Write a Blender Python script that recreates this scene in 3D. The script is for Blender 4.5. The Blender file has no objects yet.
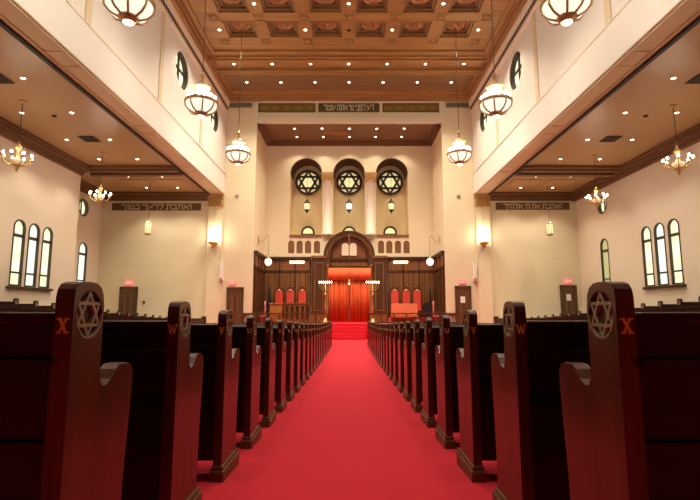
import bpy, bmesh, math, random
from mathutils import Vector, Matrix
from mathutils.geometry import tessellate_polygon
random.seed(7)
PI = math.pi
scene = bpy.context.scene
COL = scene.collection

# ------------------------------------------------------------------ materials
def new_mat(name):
    m = bpy.data.materials.new(name); m.use_nodes = True
    nt = m.node_tree
    return m, nt, nt.nodes['Principled BSDF']

def plain(name, col, rough=.5, metal=0., spec=.5, var=.0, scale=8., coat=0.):
    m, nt, b = new_mat(name)
    b.inputs['Roughness'].default_value = rough
    b.inputs['Metallic'].default_value = metal
    b.inputs['Specular IOR Level'].default_value = spec
    b.inputs['Coat Weight'].default_value = coat
    if var > 0:
        tc = nt.nodes.new('ShaderNodeTexCoord'); nz = nt.nodes.new('ShaderNodeTexNoise')
        nz.inputs['Scale'].default_value = scale; nz.inputs['Detail'].default_value = 4
        mx = nt.nodes.new('ShaderNodeMix'); mx.data_type = 'RGBA'
        mx.inputs['A'].default_value = (*[c*(1-var) for c in col], 1)
        mx.inputs['B'].default_value = (*[min(1, c*(1+var)) for c in col], 1)
        nt.links.new(tc.outputs['Object'], nz.inputs['Vector'])
        nt.links.new(nz.outputs['Fac'], mx.inputs['Factor'])
        nt.links.new(mx.outputs['Result'], b.inputs['Base Color'])
    else:
        b.inputs['Base Color'].default_value = (*col, 1)
    return m

def wood(name, c1, c2, rough=.35, axis='Z', scale=3., coat=0., spec=.5):
    m, nt, b = new_mat(name)
    tc = nt.nodes.new('ShaderNodeTexCoord'); mp = nt.nodes.new('ShaderNodeMapping')
    s = {'X': (.25, 4, 4), 'Y': (4, .25, 4), 'Z': (4, 4, .25)}[axis]
    mp.inputs['Scale'].default_value = s
    nz = nt.nodes.new('ShaderNodeTexNoise'); nz.inputs['Scale'].default_value = scale
    nz.inputs['Detail'].default_value = 6; nz.inputs['Roughness'].default_value = .6
    cr = nt.nodes.new('ShaderNodeValToRGB')
    cr.color_ramp.elements[0].position = .32; cr.color_ramp.elements[0].color = (*c1, 1)
    cr.color_ramp.elements[1].position = .68; cr.color_ramp.elements[1].color = (*c2, 1)
    nt.links.new(tc.outputs['Object'], mp.inputs['Vector']); nt.links.new(mp.outputs['Vector'], nz.inputs['Vector'])
    nt.links.new(nz.outputs['Fac'], cr.inputs['Fac']); nt.links.new(cr.outputs['Color'], b.inputs['Base Color'])
    b.inputs['Roughness'].default_value = rough; b.inputs['Coat Weight'].default_value = coat
    b.inputs['Specular IOR Level'].default_value = spec
    return m

def blockwall(name, col, mortar, bw=.8, bh=.32, plane='XZ', rough=.75):
    m, nt, b = new_mat(name)
    tc = nt.nodes.new('ShaderNodeTexCoord'); sp = nt.nodes.new('ShaderNodeSeparateXYZ'); cb = nt.nodes.new('ShaderNodeCombineXYZ')
    nt.links.new(tc.outputs['Object'], sp.inputs[0])
    nt.links.new(sp.outputs['X' if plane == 'XZ' else 'Y'], cb.inputs['X']); nt.links.new(sp.outputs['Z'], cb.inputs['Y'])
    br = nt.nodes.new('ShaderNodeTexBrick')
    br.inputs['Scale'].default_value = 1; br.inputs['Brick Width'].default_value = bw; br.inputs['Row Height'].default_value = bh
    br.inputs['Mortar Size'].default_value = .012; br.inputs['Mortar Smooth'].default_value = .6
    br.inputs['Color1'].default_value = (*col, 1); br.inputs['Color2'].default_value = (*[c*.975 for c in col], 1)
    br.inputs['Mortar'].default_value = (*mortar, 1)
    nt.links.new(cb.outputs[0], br.inputs['Vector']); nt.links.new(br.outputs['Color'], b.inputs['Base Color'])
    b.inputs['Roughness'].default_value = rough
    return m

def glow(name, col, strength, base=None, var=0., scale=4.):
    m, nt, b = new_mat(name)
    b.inputs['Base Color'].default_value = (*(base or col), 1)
    b.inputs['Emission Strength'].default_value = strength
    b.inputs['Roughness'].default_value = .4
    if var > 0:
        tc = nt.nodes.new('ShaderNodeTexCoord'); vo = nt.nodes.new('ShaderNodeTexVoronoi'); vo.inputs['Scale'].default_value = scale
        cr = nt.nodes.new('ShaderNodeValToRGB')
        cr.color_ramp.elements[0].color = (*[c*(1-var) for c in col], 1); cr.color_ramp.elements[1].color = (*col, 1)
        e = cr.color_ramp.elements.new(.5); e.color = (col[0]*.85, col[1], col[2]*(1-var), 1)
        sp = nt.nodes.new('ShaderNodeSeparateColor')
        nt.links.new(tc.outputs['Object'], vo.inputs['Vector']); nt.links.new(vo.outputs['Color'], sp.inputs[0])
        nt.links.new(sp.outputs['Red'], cr.inputs['Fac']); nt.links.new(cr.outputs['Color'], b.inputs['Emission Color'])
    else:
        b.inputs['Emission Color'].default_value = (*col, 1)
    return m

M = {}
M['front'] = blockwall('cream_block_wall', (.80, .695, .49), (.73, .62, .42))
M['side'] = blockwall('pink_lit_plaster_wall', (.75, .65, .52), (.735, .635, .505), 1.2, .5, 'YZ')  # wall plaster with the pinkish chandelier light put into its colour
M['clere'] = plain('white_lit_plaster', (.82, .79, .73), .8, var=.03, scale=1.5)  # upper wall colour made whiter for the chandelier light on it
M['niche'] = plain('warm_cream_plaster', (.80, .66, .40), .8, var=.03, scale=1.5)
M['ivory'] = plain('ivory_trim_paint', (.82, .74, .62), .7)
M['strip'] = plain('pale_gold_stripe', (.74, .62, .42), .75)
M['soffit'] = plain('tan_soffit_paint', (.70, .62, .43), .55, var=.04, scale=1)
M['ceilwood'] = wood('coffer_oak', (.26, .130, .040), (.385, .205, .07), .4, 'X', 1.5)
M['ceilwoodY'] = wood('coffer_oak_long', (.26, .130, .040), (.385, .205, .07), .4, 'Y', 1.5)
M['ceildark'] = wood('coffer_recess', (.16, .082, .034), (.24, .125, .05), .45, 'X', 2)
M['rosette'] = plain('copper_rosette', (.42, .20, .09), .4, .35, var=.3, scale=20)
M['sideceil'] = plain('brown_side_ceiling', (.43, .275, .13), .33, var=.06, scale=.6)
M['sidepale'] = plain('tan_ceiling_patch', (.50, .34, .18), .5)
M['crown'] = wood('dark_crown_wood', (.14, .062, .026), (.21, .10, .042), .4, 'Y', 2)
M['crownX'] = wood('dark_crown_wood_cross', (.14, .062, .026), (.21, .10, .042), .4, 'X', 2)
M['black'] = plain('black_edge_strip', (.02, .012, .008), .6)
M['panel'] = wood('walnut_panelling', (.17, .068, .022), (.30, .125, .042), .38, 'Z', 2.5, .0, .35)
M['paneldark'] = wood('dark_walnut', (.055, .022, .008), (.11, .044, .016), .38, 'Z', 2.5, 0, .35)
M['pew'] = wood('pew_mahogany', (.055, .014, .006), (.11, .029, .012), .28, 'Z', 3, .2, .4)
M['pewshade'] = wood('pew_mahogany_shaded', (.011, .0045, .0028), (.026, .010, .0055), .42, 'X', 3, .0, .3)  # mahogany darkened to carry the shade on the pew backs
M['pewfoot'] = wood('pew_foot_wood', (.10, .06, .025), (.17, .10, .04), .4, 'Y', 3)
M['gold'] = plain('gold_letter', (.85, .58, .08), .5)
M['carving'] = plain('carved_relief_wood', (.27, .25, .16), .35, .0, .6, coat=.3)
M['brass'] = plain('aged_brass', (.58, .38, .14), .36, .7, var=.2, scale=14)
M['copper'] = plain('chandelier_copper', (.52, .34, .17), .38, .6, var=.15, scale=10)
M['bronze'] = plain('dark_bronze', (.05, .03, .015), .5, .2)
M['capital'] = plain('gilded_capital', (.52, .31, .11), .5, .2, var=.35, scale=16)
M['rod'] = plain('dark_rod', (.10, .065, .04), .5, .5)
M['grille'] = plain('grey_vent_grille', (.34, .31, .27), .6)
M['vent'] = plain('dark_air_vent', (.045, .035, .025), .7)
M['olivegold'] = plain('olive_gold_panel', (.25, .17, .045), .5, .3, var=.2, scale=6)
M['olive'] = plain('olive_sign_board', (.10, .075, .025), .55)
M['goldrelief'] = plain('gold_scallop', (.42, .29, .08), .4, .5)
M['signbrown'] = plain('brown_sign_board', (.13, .065, .022), .5)
M['signletter'] = plain('pale_gold_letter', (.80, .70, .48), .5)
M['white'] = plain('white_paint', (.82, .82, .82), .5)
M['sidefloor'] = wood('tan_bounce_floor', (.37, .215, .11), (.52, .32, .17), .4, 'Y', 2)  # unseen side floors, coloured tan to bounce neutral light onto the soffits
M['paper'] = plain('white_paper', (.85, .84, .80), .8)
M['red'] = plain('red_upholstery', (.62, .055, .03), .7, var=.1, scale=12)
M['pinkred'] = plain('rose_upholstery', (.66, .13, .09), .7)
M['cloth'] = plain('orange_red_cloth', (.82, .20, .09), .75, var=.08, scale=10)
M['oaklit'] = wood('orange_lit_oak', (.34, .13, .03), (.46, .19, .05), .4, 'X', 3)  # brown desk wood with the orange light on it put into the colour
M['leather'] = plain('black_leather', (.025, .02, .02), .3)
M['parch'] = plain('ivory_tablet', (.85, .75, .58), .5)
M['oakdoor'] = wood('door_oak', (.13, .06, .025), (.22, .105, .04), .4, 'Z', 3)
M['doorframe'] = wood('door_frame_wood', (.07, .034, .015), (.12, .06, .026), .4, 'Z', 3)
M['archpanel'] = wood('arched_panel_wood', (.16, .06, .02), (.30, .125, .04), .45, 'Z', 5)

# carpet
m, nt, b = new_mat('red_carpet')
tc = nt.nodes.new('ShaderNodeTexCoord'); n1 = nt.nodes.new('ShaderNodeTexNoise'); n1.inputs['Scale'].default_value = 160
n2 = nt.nodes.new('ShaderNodeTexNoise'); n2.inputs['Scale'].default_value = 1.3; n2.inputs['Detail'].default_value = 3
mx = nt.nodes.new('ShaderNodeMix'); mx.data_type = 'RGBA'; mx.inputs['A'].default_value = (.56, .012, .030, 1); mx.inputs['B'].default_value = (.70, .022, .046, 1)
ad = nt.nodes.new('ShaderNodeMath'); ad.operation = 'MULTIPLY_ADD'; ad.inputs[1].default_value = .5
nt.links.new(tc.outputs['Object'], n1.inputs['Vector']); nt.links.new(tc.outputs['Object'], n2.inputs['Vector'])
nt.links.new(n1.outputs['Fac'], ad.inputs[0])
hm = nt.nodes.new('ShaderNodeMath'); hm.operation = 'MULTIPLY'; hm.inputs[1].default_value = .5
nt.links.new(n2.outputs['Fac'], hm.inputs[0]); nt.links.new(hm.outputs[0], ad.inputs[2])
nt.links.new(ad.outputs[0], mx.inputs['Factor']); nt.links.new(mx.outputs['Result'], b.inputs['Base Color'])
b.inputs['Roughness'].default_value = .95; b.inputs['Specular IOR Level'].default_value = .15
b.inputs['Sheen Weight'].default_value = .25; b.inputs['Sheen Tint'].default_value = (1, .45, .45, 1)
M['carpet'] = m
# curtain cloth: woven vertical bands
m, nt, b = new_mat('curtain_cloth')
tc = nt.nodes.new('ShaderNodeTexCoord'); sp = nt.nodes.new('ShaderNodeSeparateXYZ'); cb = nt.nodes.new('ShaderNodeCombineXYZ')
nz = nt.nodes.new('ShaderNodeTexNoise'); nz.inputs['Scale'].default_value = 9; nz.inputs['Detail'].default_value = 2
cr = nt.nodes.new('ShaderNodeValToRGB'); cr.color_ramp.elements[0].position = .35; cr.color_ramp.elements[0].color = (.42, .03, .012, 1)
cr.color_ramp.elements[1].position = .65; cr.color_ramp.elements[1].color = (.85, .17, .03, 1)
nt.links.new(tc.outputs['Object'], sp.inputs[0]); nt.links.new(sp.outputs['X'], cb.inputs['X']); nt.links.new(cb.outputs[0], nz.inputs['Vector'])
nt.links.new(nz.outputs['Fac'], cr.inputs['Fac']); nt.links.new(cr.outputs['Color'], b.inputs['Base Color']); b.inputs['Roughness'].default_value = .8
M['curtain'] = m
M['valance'] = plain('valance_cloth', (.78, .13, .04), .8, var=.12, scale=9)

WARM = (1., .885, .68)
M['milk'] = glow('lit_milk_glass', (1., .90, .70), .48, (.55, .52, .46))
M['drumglass'] = glow('lit_drum_glass', (1., .84, .66), .26, (.5, .45, .4))
M['bulb'] = glow('lit_bulb', (1., .93, .78), 45.)
M['bulbsmall'] = glow('lit_candle_bulb', (1., .88, .70), 26.)
M['lens'] = glow('lit_lens', (1., .88, .68), 9.)
M['lantern'] = glow('lit_lantern_glass', (1., .72, .36), .62, (.4, .3, .18))
M['alabaster'] = glow('dim_alabaster', (1., .72, .42), .22, (.45, .30, .16))
M['lanternwhite'] = glow('lit_white_lantern_glass', (1., .93, .9), .6, (.5, .5, .5))
M['sconce'] = glow('lit_sconce_glass', (1., .86, .62), 5., (.7, .65, .5))
M['candle'] = glow('lit_candle', (1., .82, .5), 4.)
M['strip_light'] = glow('lit_picture_light', (1., .86, .66), 2.)
M['exit'] = glow('lit_exit_red', (1., .07, .08), .8, (.7, .05, .05))
M['exitglow'] = glow('lit_exit_letters', (1., .35, .32), 1.)
M['stained'] = glow('stained_glass_day', (.96, .95, .78), .5, (.5, .5, .35), .35, 5.)
M['stainedcool'] = glow('stained_glass_white', (.82, .96, .95), .48, (.5, .5, .45), .25, 6.)
M['starglass'] = glow('star_glass', (1., .74, .42), .30, (.5, .4, .2), .2, 4.)
M['starcentre'] = glow('star_centre_glass', (1., .84, .48), .42, (.5, .45, .2), .2, 6.)
M['dimglass'] = glow('dusky_window_glass', (.80, .80, .42), .18, (.4, .4, .25), .3, 4.)

# ------------------------------------------------------------------ mesh helpers
class MB:
    def __init__(s): s.v = []; s.f = []; s.mi = []; s.sm = []
    def add(s, vs, fs, m=0, smooth=False):
        o = len(s.v); s.v += [tuple(p) for p in vs]
        for f in fs: s.f.append([i+o for i in f]); s.mi.append(m); s.sm.append(smooth)
        return s
    def box(s, x0, x1, y0, y1, z0, z1, m=0):
        vs = [(x, y, z) for z in (z0, z1) for y in (y0, y1) for x in (x0, x1)]
        return s.add(vs, [(0,2,3,1), (4,5,7,6), (0,1,5,4), (2,6,7,3), (0,4,6,2), (1,3,7,5)], m)
    def hexa(s, p, m=0):  # 8 points bottom 4 ccw, top 4 ccw
        return s.add(p, [(3,2,1,0), (4,5,6,7), (0,1,5,4), (1,2,6,5), (2,3,7,6), (3,0,4,7)], m)
    def bar(s, a, b_, w, t, n=(0,1,0), m=0):  # bar from a to b, width w in plane, thickness t along n
        a = Vector(a); b_ = Vector(b_); n = Vector(n).normalized(); d = (b_-a).normalized(); q = n.cross(d).normalized()*w/2; n = n*t/2
        return s.hexa([a-q-n, a+q-n, a+q+n, a-q+n, b_-q-n, b_+q-n, b_+q+n, b_-q+n], m)
    def poly(s, outer, fn, d0, d1, holes=(), m=0, mh=None, front=True, back=True, caps=None, hole_floor=None, smooth_holes=False):
        """extrude a 2D outline (with holes) along a third axis; fn(a,b,d) -> xyz"""
        loops = [list(outer)]+[list(h) for h in holes]
        tri = tessellate_polygon([[Vector((a, b, 0)) for a, b in l] for l in loops])
        flat = [p for l in loops for p in l]
        if front: s.add([fn(a, b, d0) for a, b in flat], tri, m)
        if back: s.add([fn(a, b, d1) for a, b in flat], tri, m if caps is None else caps)
        for k, l in enumerate(loops):
            n = len(l); vs = [fn(a, b, d0) for a, b in l]+[fn(a, b, d1) for a, b in l]
            s.add(vs, [(i, (i+1) % n, n+(i+1) % n, n+i) for i in range(n)], m if k == 0 or mh is None else mh, smooth_holes and k > 0)
        return s
    def lathe(s, prof, c=(0,0,0), seg=16, m=0, smooth=True, a0=0., a1=2*PI, off=0.):
        full = abs(a1-a0-2*PI) < 1e-6; ns = seg if full else seg+1
        vs = []
        for r, z in prof:
            for k in range(ns):
                a = off+a0+(a1-a0)*k/seg; vs.append((c[0]+r*math.cos(a), c[1]+r*math.sin(a), c[2]+z))
        fs = []
        for i in range(len(prof)-1):
            for k in range(seg):
                k2 = (k+1) % ns
                fs.append((i*ns+k, i*ns+k2, (i+1)*ns+k2, (i+1)*ns+k))
        if full:
            if prof[0][0] > 1e-4: fs.append(tuple(range(ns))[::-1])
            if prof[-1][0] > 1e-4: fs.append(tuple((len(prof)-1)*ns+k for k in range(ns)))
        return s.add(vs, fs, m, smooth)
    def tube(s, pts, r, seg=8, m=0):
        pts = [Vector(p) for p in pts]; vs = []; n = len(pts)
        rs = r if isinstance(r, (list, tuple)) else [r]*n
        up = None
        for i, p in enumerate(pts):
            d = (pts[min(i+1, n-1)]-pts[max(i-1, 0)]).normalized()
            if up is None: up = Vector((0,0,1)) if abs(d.z) < .9 else Vector((1,0,0))
            x = d.cross(up).normalized(); up = x.cross(d).normalized()
            for k in range(seg):
                a = 2*PI*k/seg; vs.append(p+(x*math.cos(a)+up*math.sin(a))*rs[i])
        fs = [(i*seg+k, i*seg+(k+1) % seg, (i+1)*seg+(k+1) % seg, (i+1)*seg+k) for i in range(n-1) for k in range(seg)]
        fs += [tuple(range(seg))[::-1], tuple((n-1)*seg+k for k in range(seg))]
        return s.add(vs, fs, m, True)
    def ball(s, c, r, seg=10, m=0, sz=1.):
        return s.lathe([(r*math.sin(PI*i/6)+(1e-5), -r*sz*math.cos(PI*i/6)) for i in range(7)], c, seg, m)
    def build(s, name, mats, parent=None, loc=None, bevel=0., smooth_angle=True):
        me = bpy.data.meshes.new(name); me.from_pydata(s.v, [], s.f)
        if not isinstance(mats, (list, tuple)): mats = [mats]
        for x in mats: me.materials.append(x)
        me.polygons.foreach_set('material_index', s.mi); me.polygons.foreach_set('use_smooth', s.sm)
        bm = bmesh.new(); bm.from_mesh(me); bmesh.ops.remove_doubles(bm, verts=bm.verts, dist=1e-5)
        bmesh.ops.recalc_face_normals(bm, faces=bm.faces)
        if bevel > 0:
            es = [e for e in bm.edges if len(e.link_faces) == 2 and e.calc_face_angle(0) > .6]
            bmesh.ops.bevel(bm, geom=es, offset=bevel, segments=2, affect='EDGES', profile=.6, clamp_overlap=True)
        bm.to_mesh(me); bm.free(); me.update()
        o = bpy.data.objects.new(name, me); COL.objects.link(o)
        if parent: o.parent = parent
        if loc: o.location = loc
        return o

def box(name, mat, x0, x1, y0, y1, z0, z1, parent=None, bevel=0.):
    return MB().box(x0, x1, y0, y1, z0, z1).build(name, mat, parent, bevel=bevel)
def struct(o): o['kind'] = 'structure'; return o
def tag(o, label, cat, group=None):
    o['label'] = label; o['category'] = cat
    if group: o['group'] = group
    return o
def empty(name, loc=(0,0,0), rz=0.):
    o = bpy.data.objects.new(name, None); COL.objects.link(o); o.location = loc; o.rotation_euler.z = rz
    o.empty_display_size = .1
    return o
def thing(name, label, cat, loc=(0,0,0), rz=0., group=None): return tag(empty(name, loc, rz), label, cat, group)
def dup(root, loc, rz=None, label=None, group=None):
    r = root.copy(); COL.objects.link(r); r.location = loc
    if rz is not None: r.rotation_euler.z = rz
    if label: r['label'] = label
    if group: r['group'] = group
    for ch in list(root.children):
        c = ch.copy(); COL.objects.link(c); c.parent = r
        for g in list(ch.children):
            d = g.copy(); COL.objects.link(d); d.parent = c
    return r
def circle(ca, cb, r, n=28, a0=0., a1=2*PI):
    full = abs(a1-a0-2*PI) < 1e-6
    return [(ca+r*math.cos(a0+(a1-a0)*k/n), cb+r*math.sin(a0+(a1-a0)*k/n)) for k in range(n if full else n+1)]
def arch(ca, w, z0, ztop, n=14):   # outline of a round-headed opening
    r = w/2; zc = ztop-r
    return [(ca-r, z0), (ca+r, z0)]+circle(ca, zc, r, n, 0, PI)
def text_mesh(s, size, ext, rtl=False, off=0.):
    cu = bpy.data.curves.new('t', 'FONT'); cu.body = s[::-1] if rtl else s
    cu.size = size; cu.extrude = ext; cu.align_x = 'CENTER'; cu.align_y = 'CENTER'; cu.offset = off
    o = bpy.data.objects.new('t', cu); COL.objects.link(o)
    dg = bpy.context.evaluated_depsgraph_get()
    me = bpy.data.meshes.new_from_object(o.evaluated_get(dg)); bpy.data.objects.remove(o); bpy.data.curves.remove(cu)
    return me
def put_text(me, name, mat, parent, loc, rot):
    me.materials.clear(); me.materials.append(mat)
    o = bpy.data.objects.new(name, me); COL.objects.link(o); o.parent = parent; o.location = loc; o.rotation_euler = rot
    return o
HEB = {'ד': (.95, [[(0,1),(.95,1)], [(.8,1),(.8,0)]]), 'ע': (.95, [[(.05,1),(.3,.12)], [(.92,1),(.82,.5),(.0,-.02)]]),
 'ל': (.9, [[(.08,1.4),(.08,1),(.88,1),(.84,.65),(.4,0)]]), 'פ': (.95, [[(.45,.52),(.08,.55),(.08,1),(.82,1),(.9,.88),(.9,0),(0,0)]]),
 'נ': (.6, [[(.12,1),(.55,1),(.55,0),(0,0)]]), 'י': (.28, [[(0,1),(.24,1),(.2,.6)]]), 'מ': (.95, [[(0,1),(.2,.72),(.04,0)], [(.2,.72),(.55,1),(.9,.85),(.9,0),(.42,0)]]),
 'א': (1., [[(.02,1),(.98,0)], [(.9,1),(.9,.72),(.62,.42)], [(.35,.64),(.08,.36),(.05,0)]]), 'ת': (1., [[(.08,1),(.95,1),(.95,0)], [(.25,1),(.25,.04),(0,.02)]]),
 'ה': (.95, [[(0,1),(.9,1),(.9,0)], [(.15,.62),(.15,0)]]), 'ו': (.28, [[(0,1),(.24,1),(.24,0)]]), 'ב': (1., [[(.05,1),(.8,1),(.8,0)], [(0,0),(1,0)]]),
 'ר': (.88, [[(0,1),(.76,1),(.85,.86),(.85,0)]]), 'כ': (.88, [[(.05,1),(.74,1),(.86,.85),(.86,.15),(.74,0),(.05,0)]]), 'ך': (.88, [[(0,1),(.78,1),(.85,.88),(.85,-.38)]]),
 "'": (.14, [[(.12,1.0),(.04,.68)]])}
def hebrew(text, parent, x0, x1, zc, h, y, mat):
    """letters run right to left; each word is a part of its sign"""
    words_ = text.split(' '); gap, sp = .26, .62
    wid = lambda w: sum(HEB[c][0] for c in w)+gap*(len(w)-1)
    tot = sum(wid(w) for w in words_)+sp*(len(words_)-1); k = (x1-x0)/tot; cur = x1
    for w in words_:
        mb = MB()
        for c in w:
            gw, strokes = HEB[c]; left = cur-gw*k
            for st in strokes:
                for p, q in zip(st[:-1], st[1:]):
                    d = math.hypot((q[0]-p[0])*k, (q[1]-p[1])*h) or 1; e = .075*h
                    ex, ez = (q[0]-p[0])*k/d*e, (q[1]-p[1])*h/d*e
                    hz = abs(q[1]-p[1]) < .2
                    mb.bar((left+p[0]*k-ex, y, zc+(p[1]-.5)*h-ez), (left+q[0]*k+ex, y, zc+(q[1]-.5)*h+ez), (.20 if hz else .15)*h, .012)
            cur = left-gap*k
        cur -= (sp-gap)*k
        mb.build('word', mat, parent)
ORD = ['first','second','third','fourth','fifth','sixth','seventh','eighth','ninth','tenth','eleventh','twelfth','thirteenth','fourteenth',
       'fifteenth','sixteenth','seventeenth','eighteenth','nineteenth','twentieth','twenty-first','twenty-second','twenty-third','twenty-fourth']

# ------------------------------------------------------------------ dimensions
XL, XR = -7.3, 7.2            # nave clerestory faces
BL, BR = -8.15, 8.05          # outer beam faces
SL, SLR, SR = -12.6, -14.3, 13.05   # side walls (left, left rear alcove, right)
FW, RW, NW = 26.6, 30.0, 31.5 # front wall, recess wall, niche back
RX = 5.5                      # half width of recess
ZC, ZS, ZR = 13.95, 8.25, 12.6   # nave ceiling, side ceilings, recess ceiling
YB = -5.
STG = .85
def zf(d): return .00117*(24-d)**2 if d < 24 else 0.
def zside(d): return max(.15, .93-.06*(d-13)) if d > 8 else 1.23

# ------------------------------------------------------------------ floor
ys = [YB+i*.5 for i in range(int((FW-YB)/.5)+1)]+[FW]
mb = MB()
for a, c in zip(ys[:-1], ys[1:]):
    mb.add([(-8, a, zf(a)), (8, a, zf(a)), (8, c, zf(c)), (-8, c, zf(c))], [(0,1,2,3)])
struct(mb.build('floor', M['carpet']))
for nm, x0, x1 in (('floor_left', SLR, -8.), ('floor_right', 8., SR)):
    mb = MB()
    for a, c in zip(ys[:-1], ys[1:]):
        mb.hexa([(x0, a, -.1), (x1, a, -.1), (x1, c, -.1), (x0, c, -.1), (x0, a, zside(a)), (x1, a, zside(a)), (x1, c, zside(c)), (x0, c, zside(c))])
    struct(mb.build(nm, M['sidefloor']))
struct(box('stage_floor', M['carpet'], -RX-.75, RX+.65, 26.42, NW, -.1, STG))
struct(box('stage_platform', M['carpet'], -RX+.24, -2.5, 27.95, RW-.22, STG, STG+.28)); struct(box('stage_platform', M['carpet'], 2.4, RX-.34, 27.95, RW-.22, STG, STG+.28))
mb = MB()
for k in range(4):
    mb.box(-.97, .80, 25.62+.2*k, 26.44, 0 if k == 0 else .17*k, .17*(k+1))
struct(mb.build('stairs', M['carpet'], bevel=.012))

# ------------------------------------------------------------------ walls
fXZ = lambda y: (lambda a, b, d: (a, y+d, b))
fYZ = lambda x, s: (lambda a, b, d: (x+s*d, a, b))
# front wall with the stage opening
out = [(SLR, -.1), (-RX, -.1), (-RX, ZR), (RX-.1, ZR), (RX-.1, -.1), (SR, -.1), (SR, ZS+.3), (BR, ZS+.3), (BR, ZC+.3), (BL, ZC+.3), (BL, ZS+.3), (SLR, ZS+.3)]
struct(MB().poly(out, fXZ(FW), 0, .25).build('wall_front', M['front']))
# recess side walls
struct(box('wall_recess_left', M['front'], -RX-.2, -RX, FW+.25, RW, 0, ZR))
struct(box('wall_recess_right', M['front'], RX-.1, RX+.1, FW+.25, RW, 0, ZR))
# recess back wall with arches
AX = (-2.87, -.06, 2.75)
holes = [arch(x, 2.1, 6.35, 11.55, 20) for x in AX]
LPX = (-3.79, -3.25, -2.70, -2.13); RPX = (2.0, 2.53, 3.09, 3.64)
holes2 = [arch(x, .40, 5.22, 6.04, 10) for x in LPX+RPX]
mb = MB()
mb.poly([(-RX, 0), (RX-.1, 0), (RX-.1, ZR+.3), (-RX, ZR+.3)], fXZ(RW), 0, .06, holes+holes2, 0, None, True, False)
for h in holes:
    n = len(h); vs = [(a, RW+.06, b) for a, b in h]+[(a, NW, b) for a, b in h]
    mb.add(vs, [(i, (i+1) % n, n+(i+1) % n, n+i) for i in range(n)], 1, False)
struct(mb.build('wall_recess_back', [M['front'], M['niche']]))
struct(box('wall_niche_back', M['niche'], -RX, RX, NW, NW+.15, 5.5, 12.2))
for k, x in enumerate(LPX+RPX):
    mb = MB().poly(arch(x, .42, 5.21, 6.05, 10), fXZ(RW+.055), 0, .04)
    for q in (-.1, 0, .1): mb.box(x+q-.012, x+q+.012, RW+.035, RW+.056, 5.25, 5.9)
    o = struct(mb.build('trim_%d' % (k+1), M['archpanel']))
# dark lining under each arch head
TN = 9
for x in AX:
    r = 1.045; zc = 10.5
    o1 = circle(x, zc, r, 24, 0, PI); o2 = circle(x, zc, r-.05, 24, 0, PI)[::-1]
    struct(MB().poly(o1+o2, fXZ(RW+.02), 0, NW-RW-.03).build('trim_%d' % TN, M['paneldark'])); TN += 1
# brown ledges in the arches
for x in AX:
    struct(box('trim_%d' % TN, M['archpanel'], x-1.04 if x else x-1.04, x+1.04, RW-.08, RW+.5, 6.28, 6.42)); TN += 1
# capitals and shafts between arches
for x in (-1.465, 1.345):
    mb = MB()
    mb.lathe([(.33, 6.35), (.33, 6.5), (.29, 6.55), (.27, 10.02), (.31, 10.06)], (x, RW, 0), 20, 0, True)
    struct(mb.build('pillar', M['ivory']))
    mb = MB(); mb.box(x-.40, x+.40, RW-.36, RW+.1, 10.36, 10.5); mb.box(x-.37, x+.37, RW-.33, RW+.1, 10.2, 10.36); mb.box(x-.34, x+.34, RW-.30, RW+.1, 9.98, 10.2)
    for q in range(-3, 4): mb.box(x+q*.105-.02, x+q*.105+.02, RW-.37, RW-.3, 10.1, 10.34)
    struct(mb.build('trim_%d' % TN, M['capital'])); TN += 1

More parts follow.
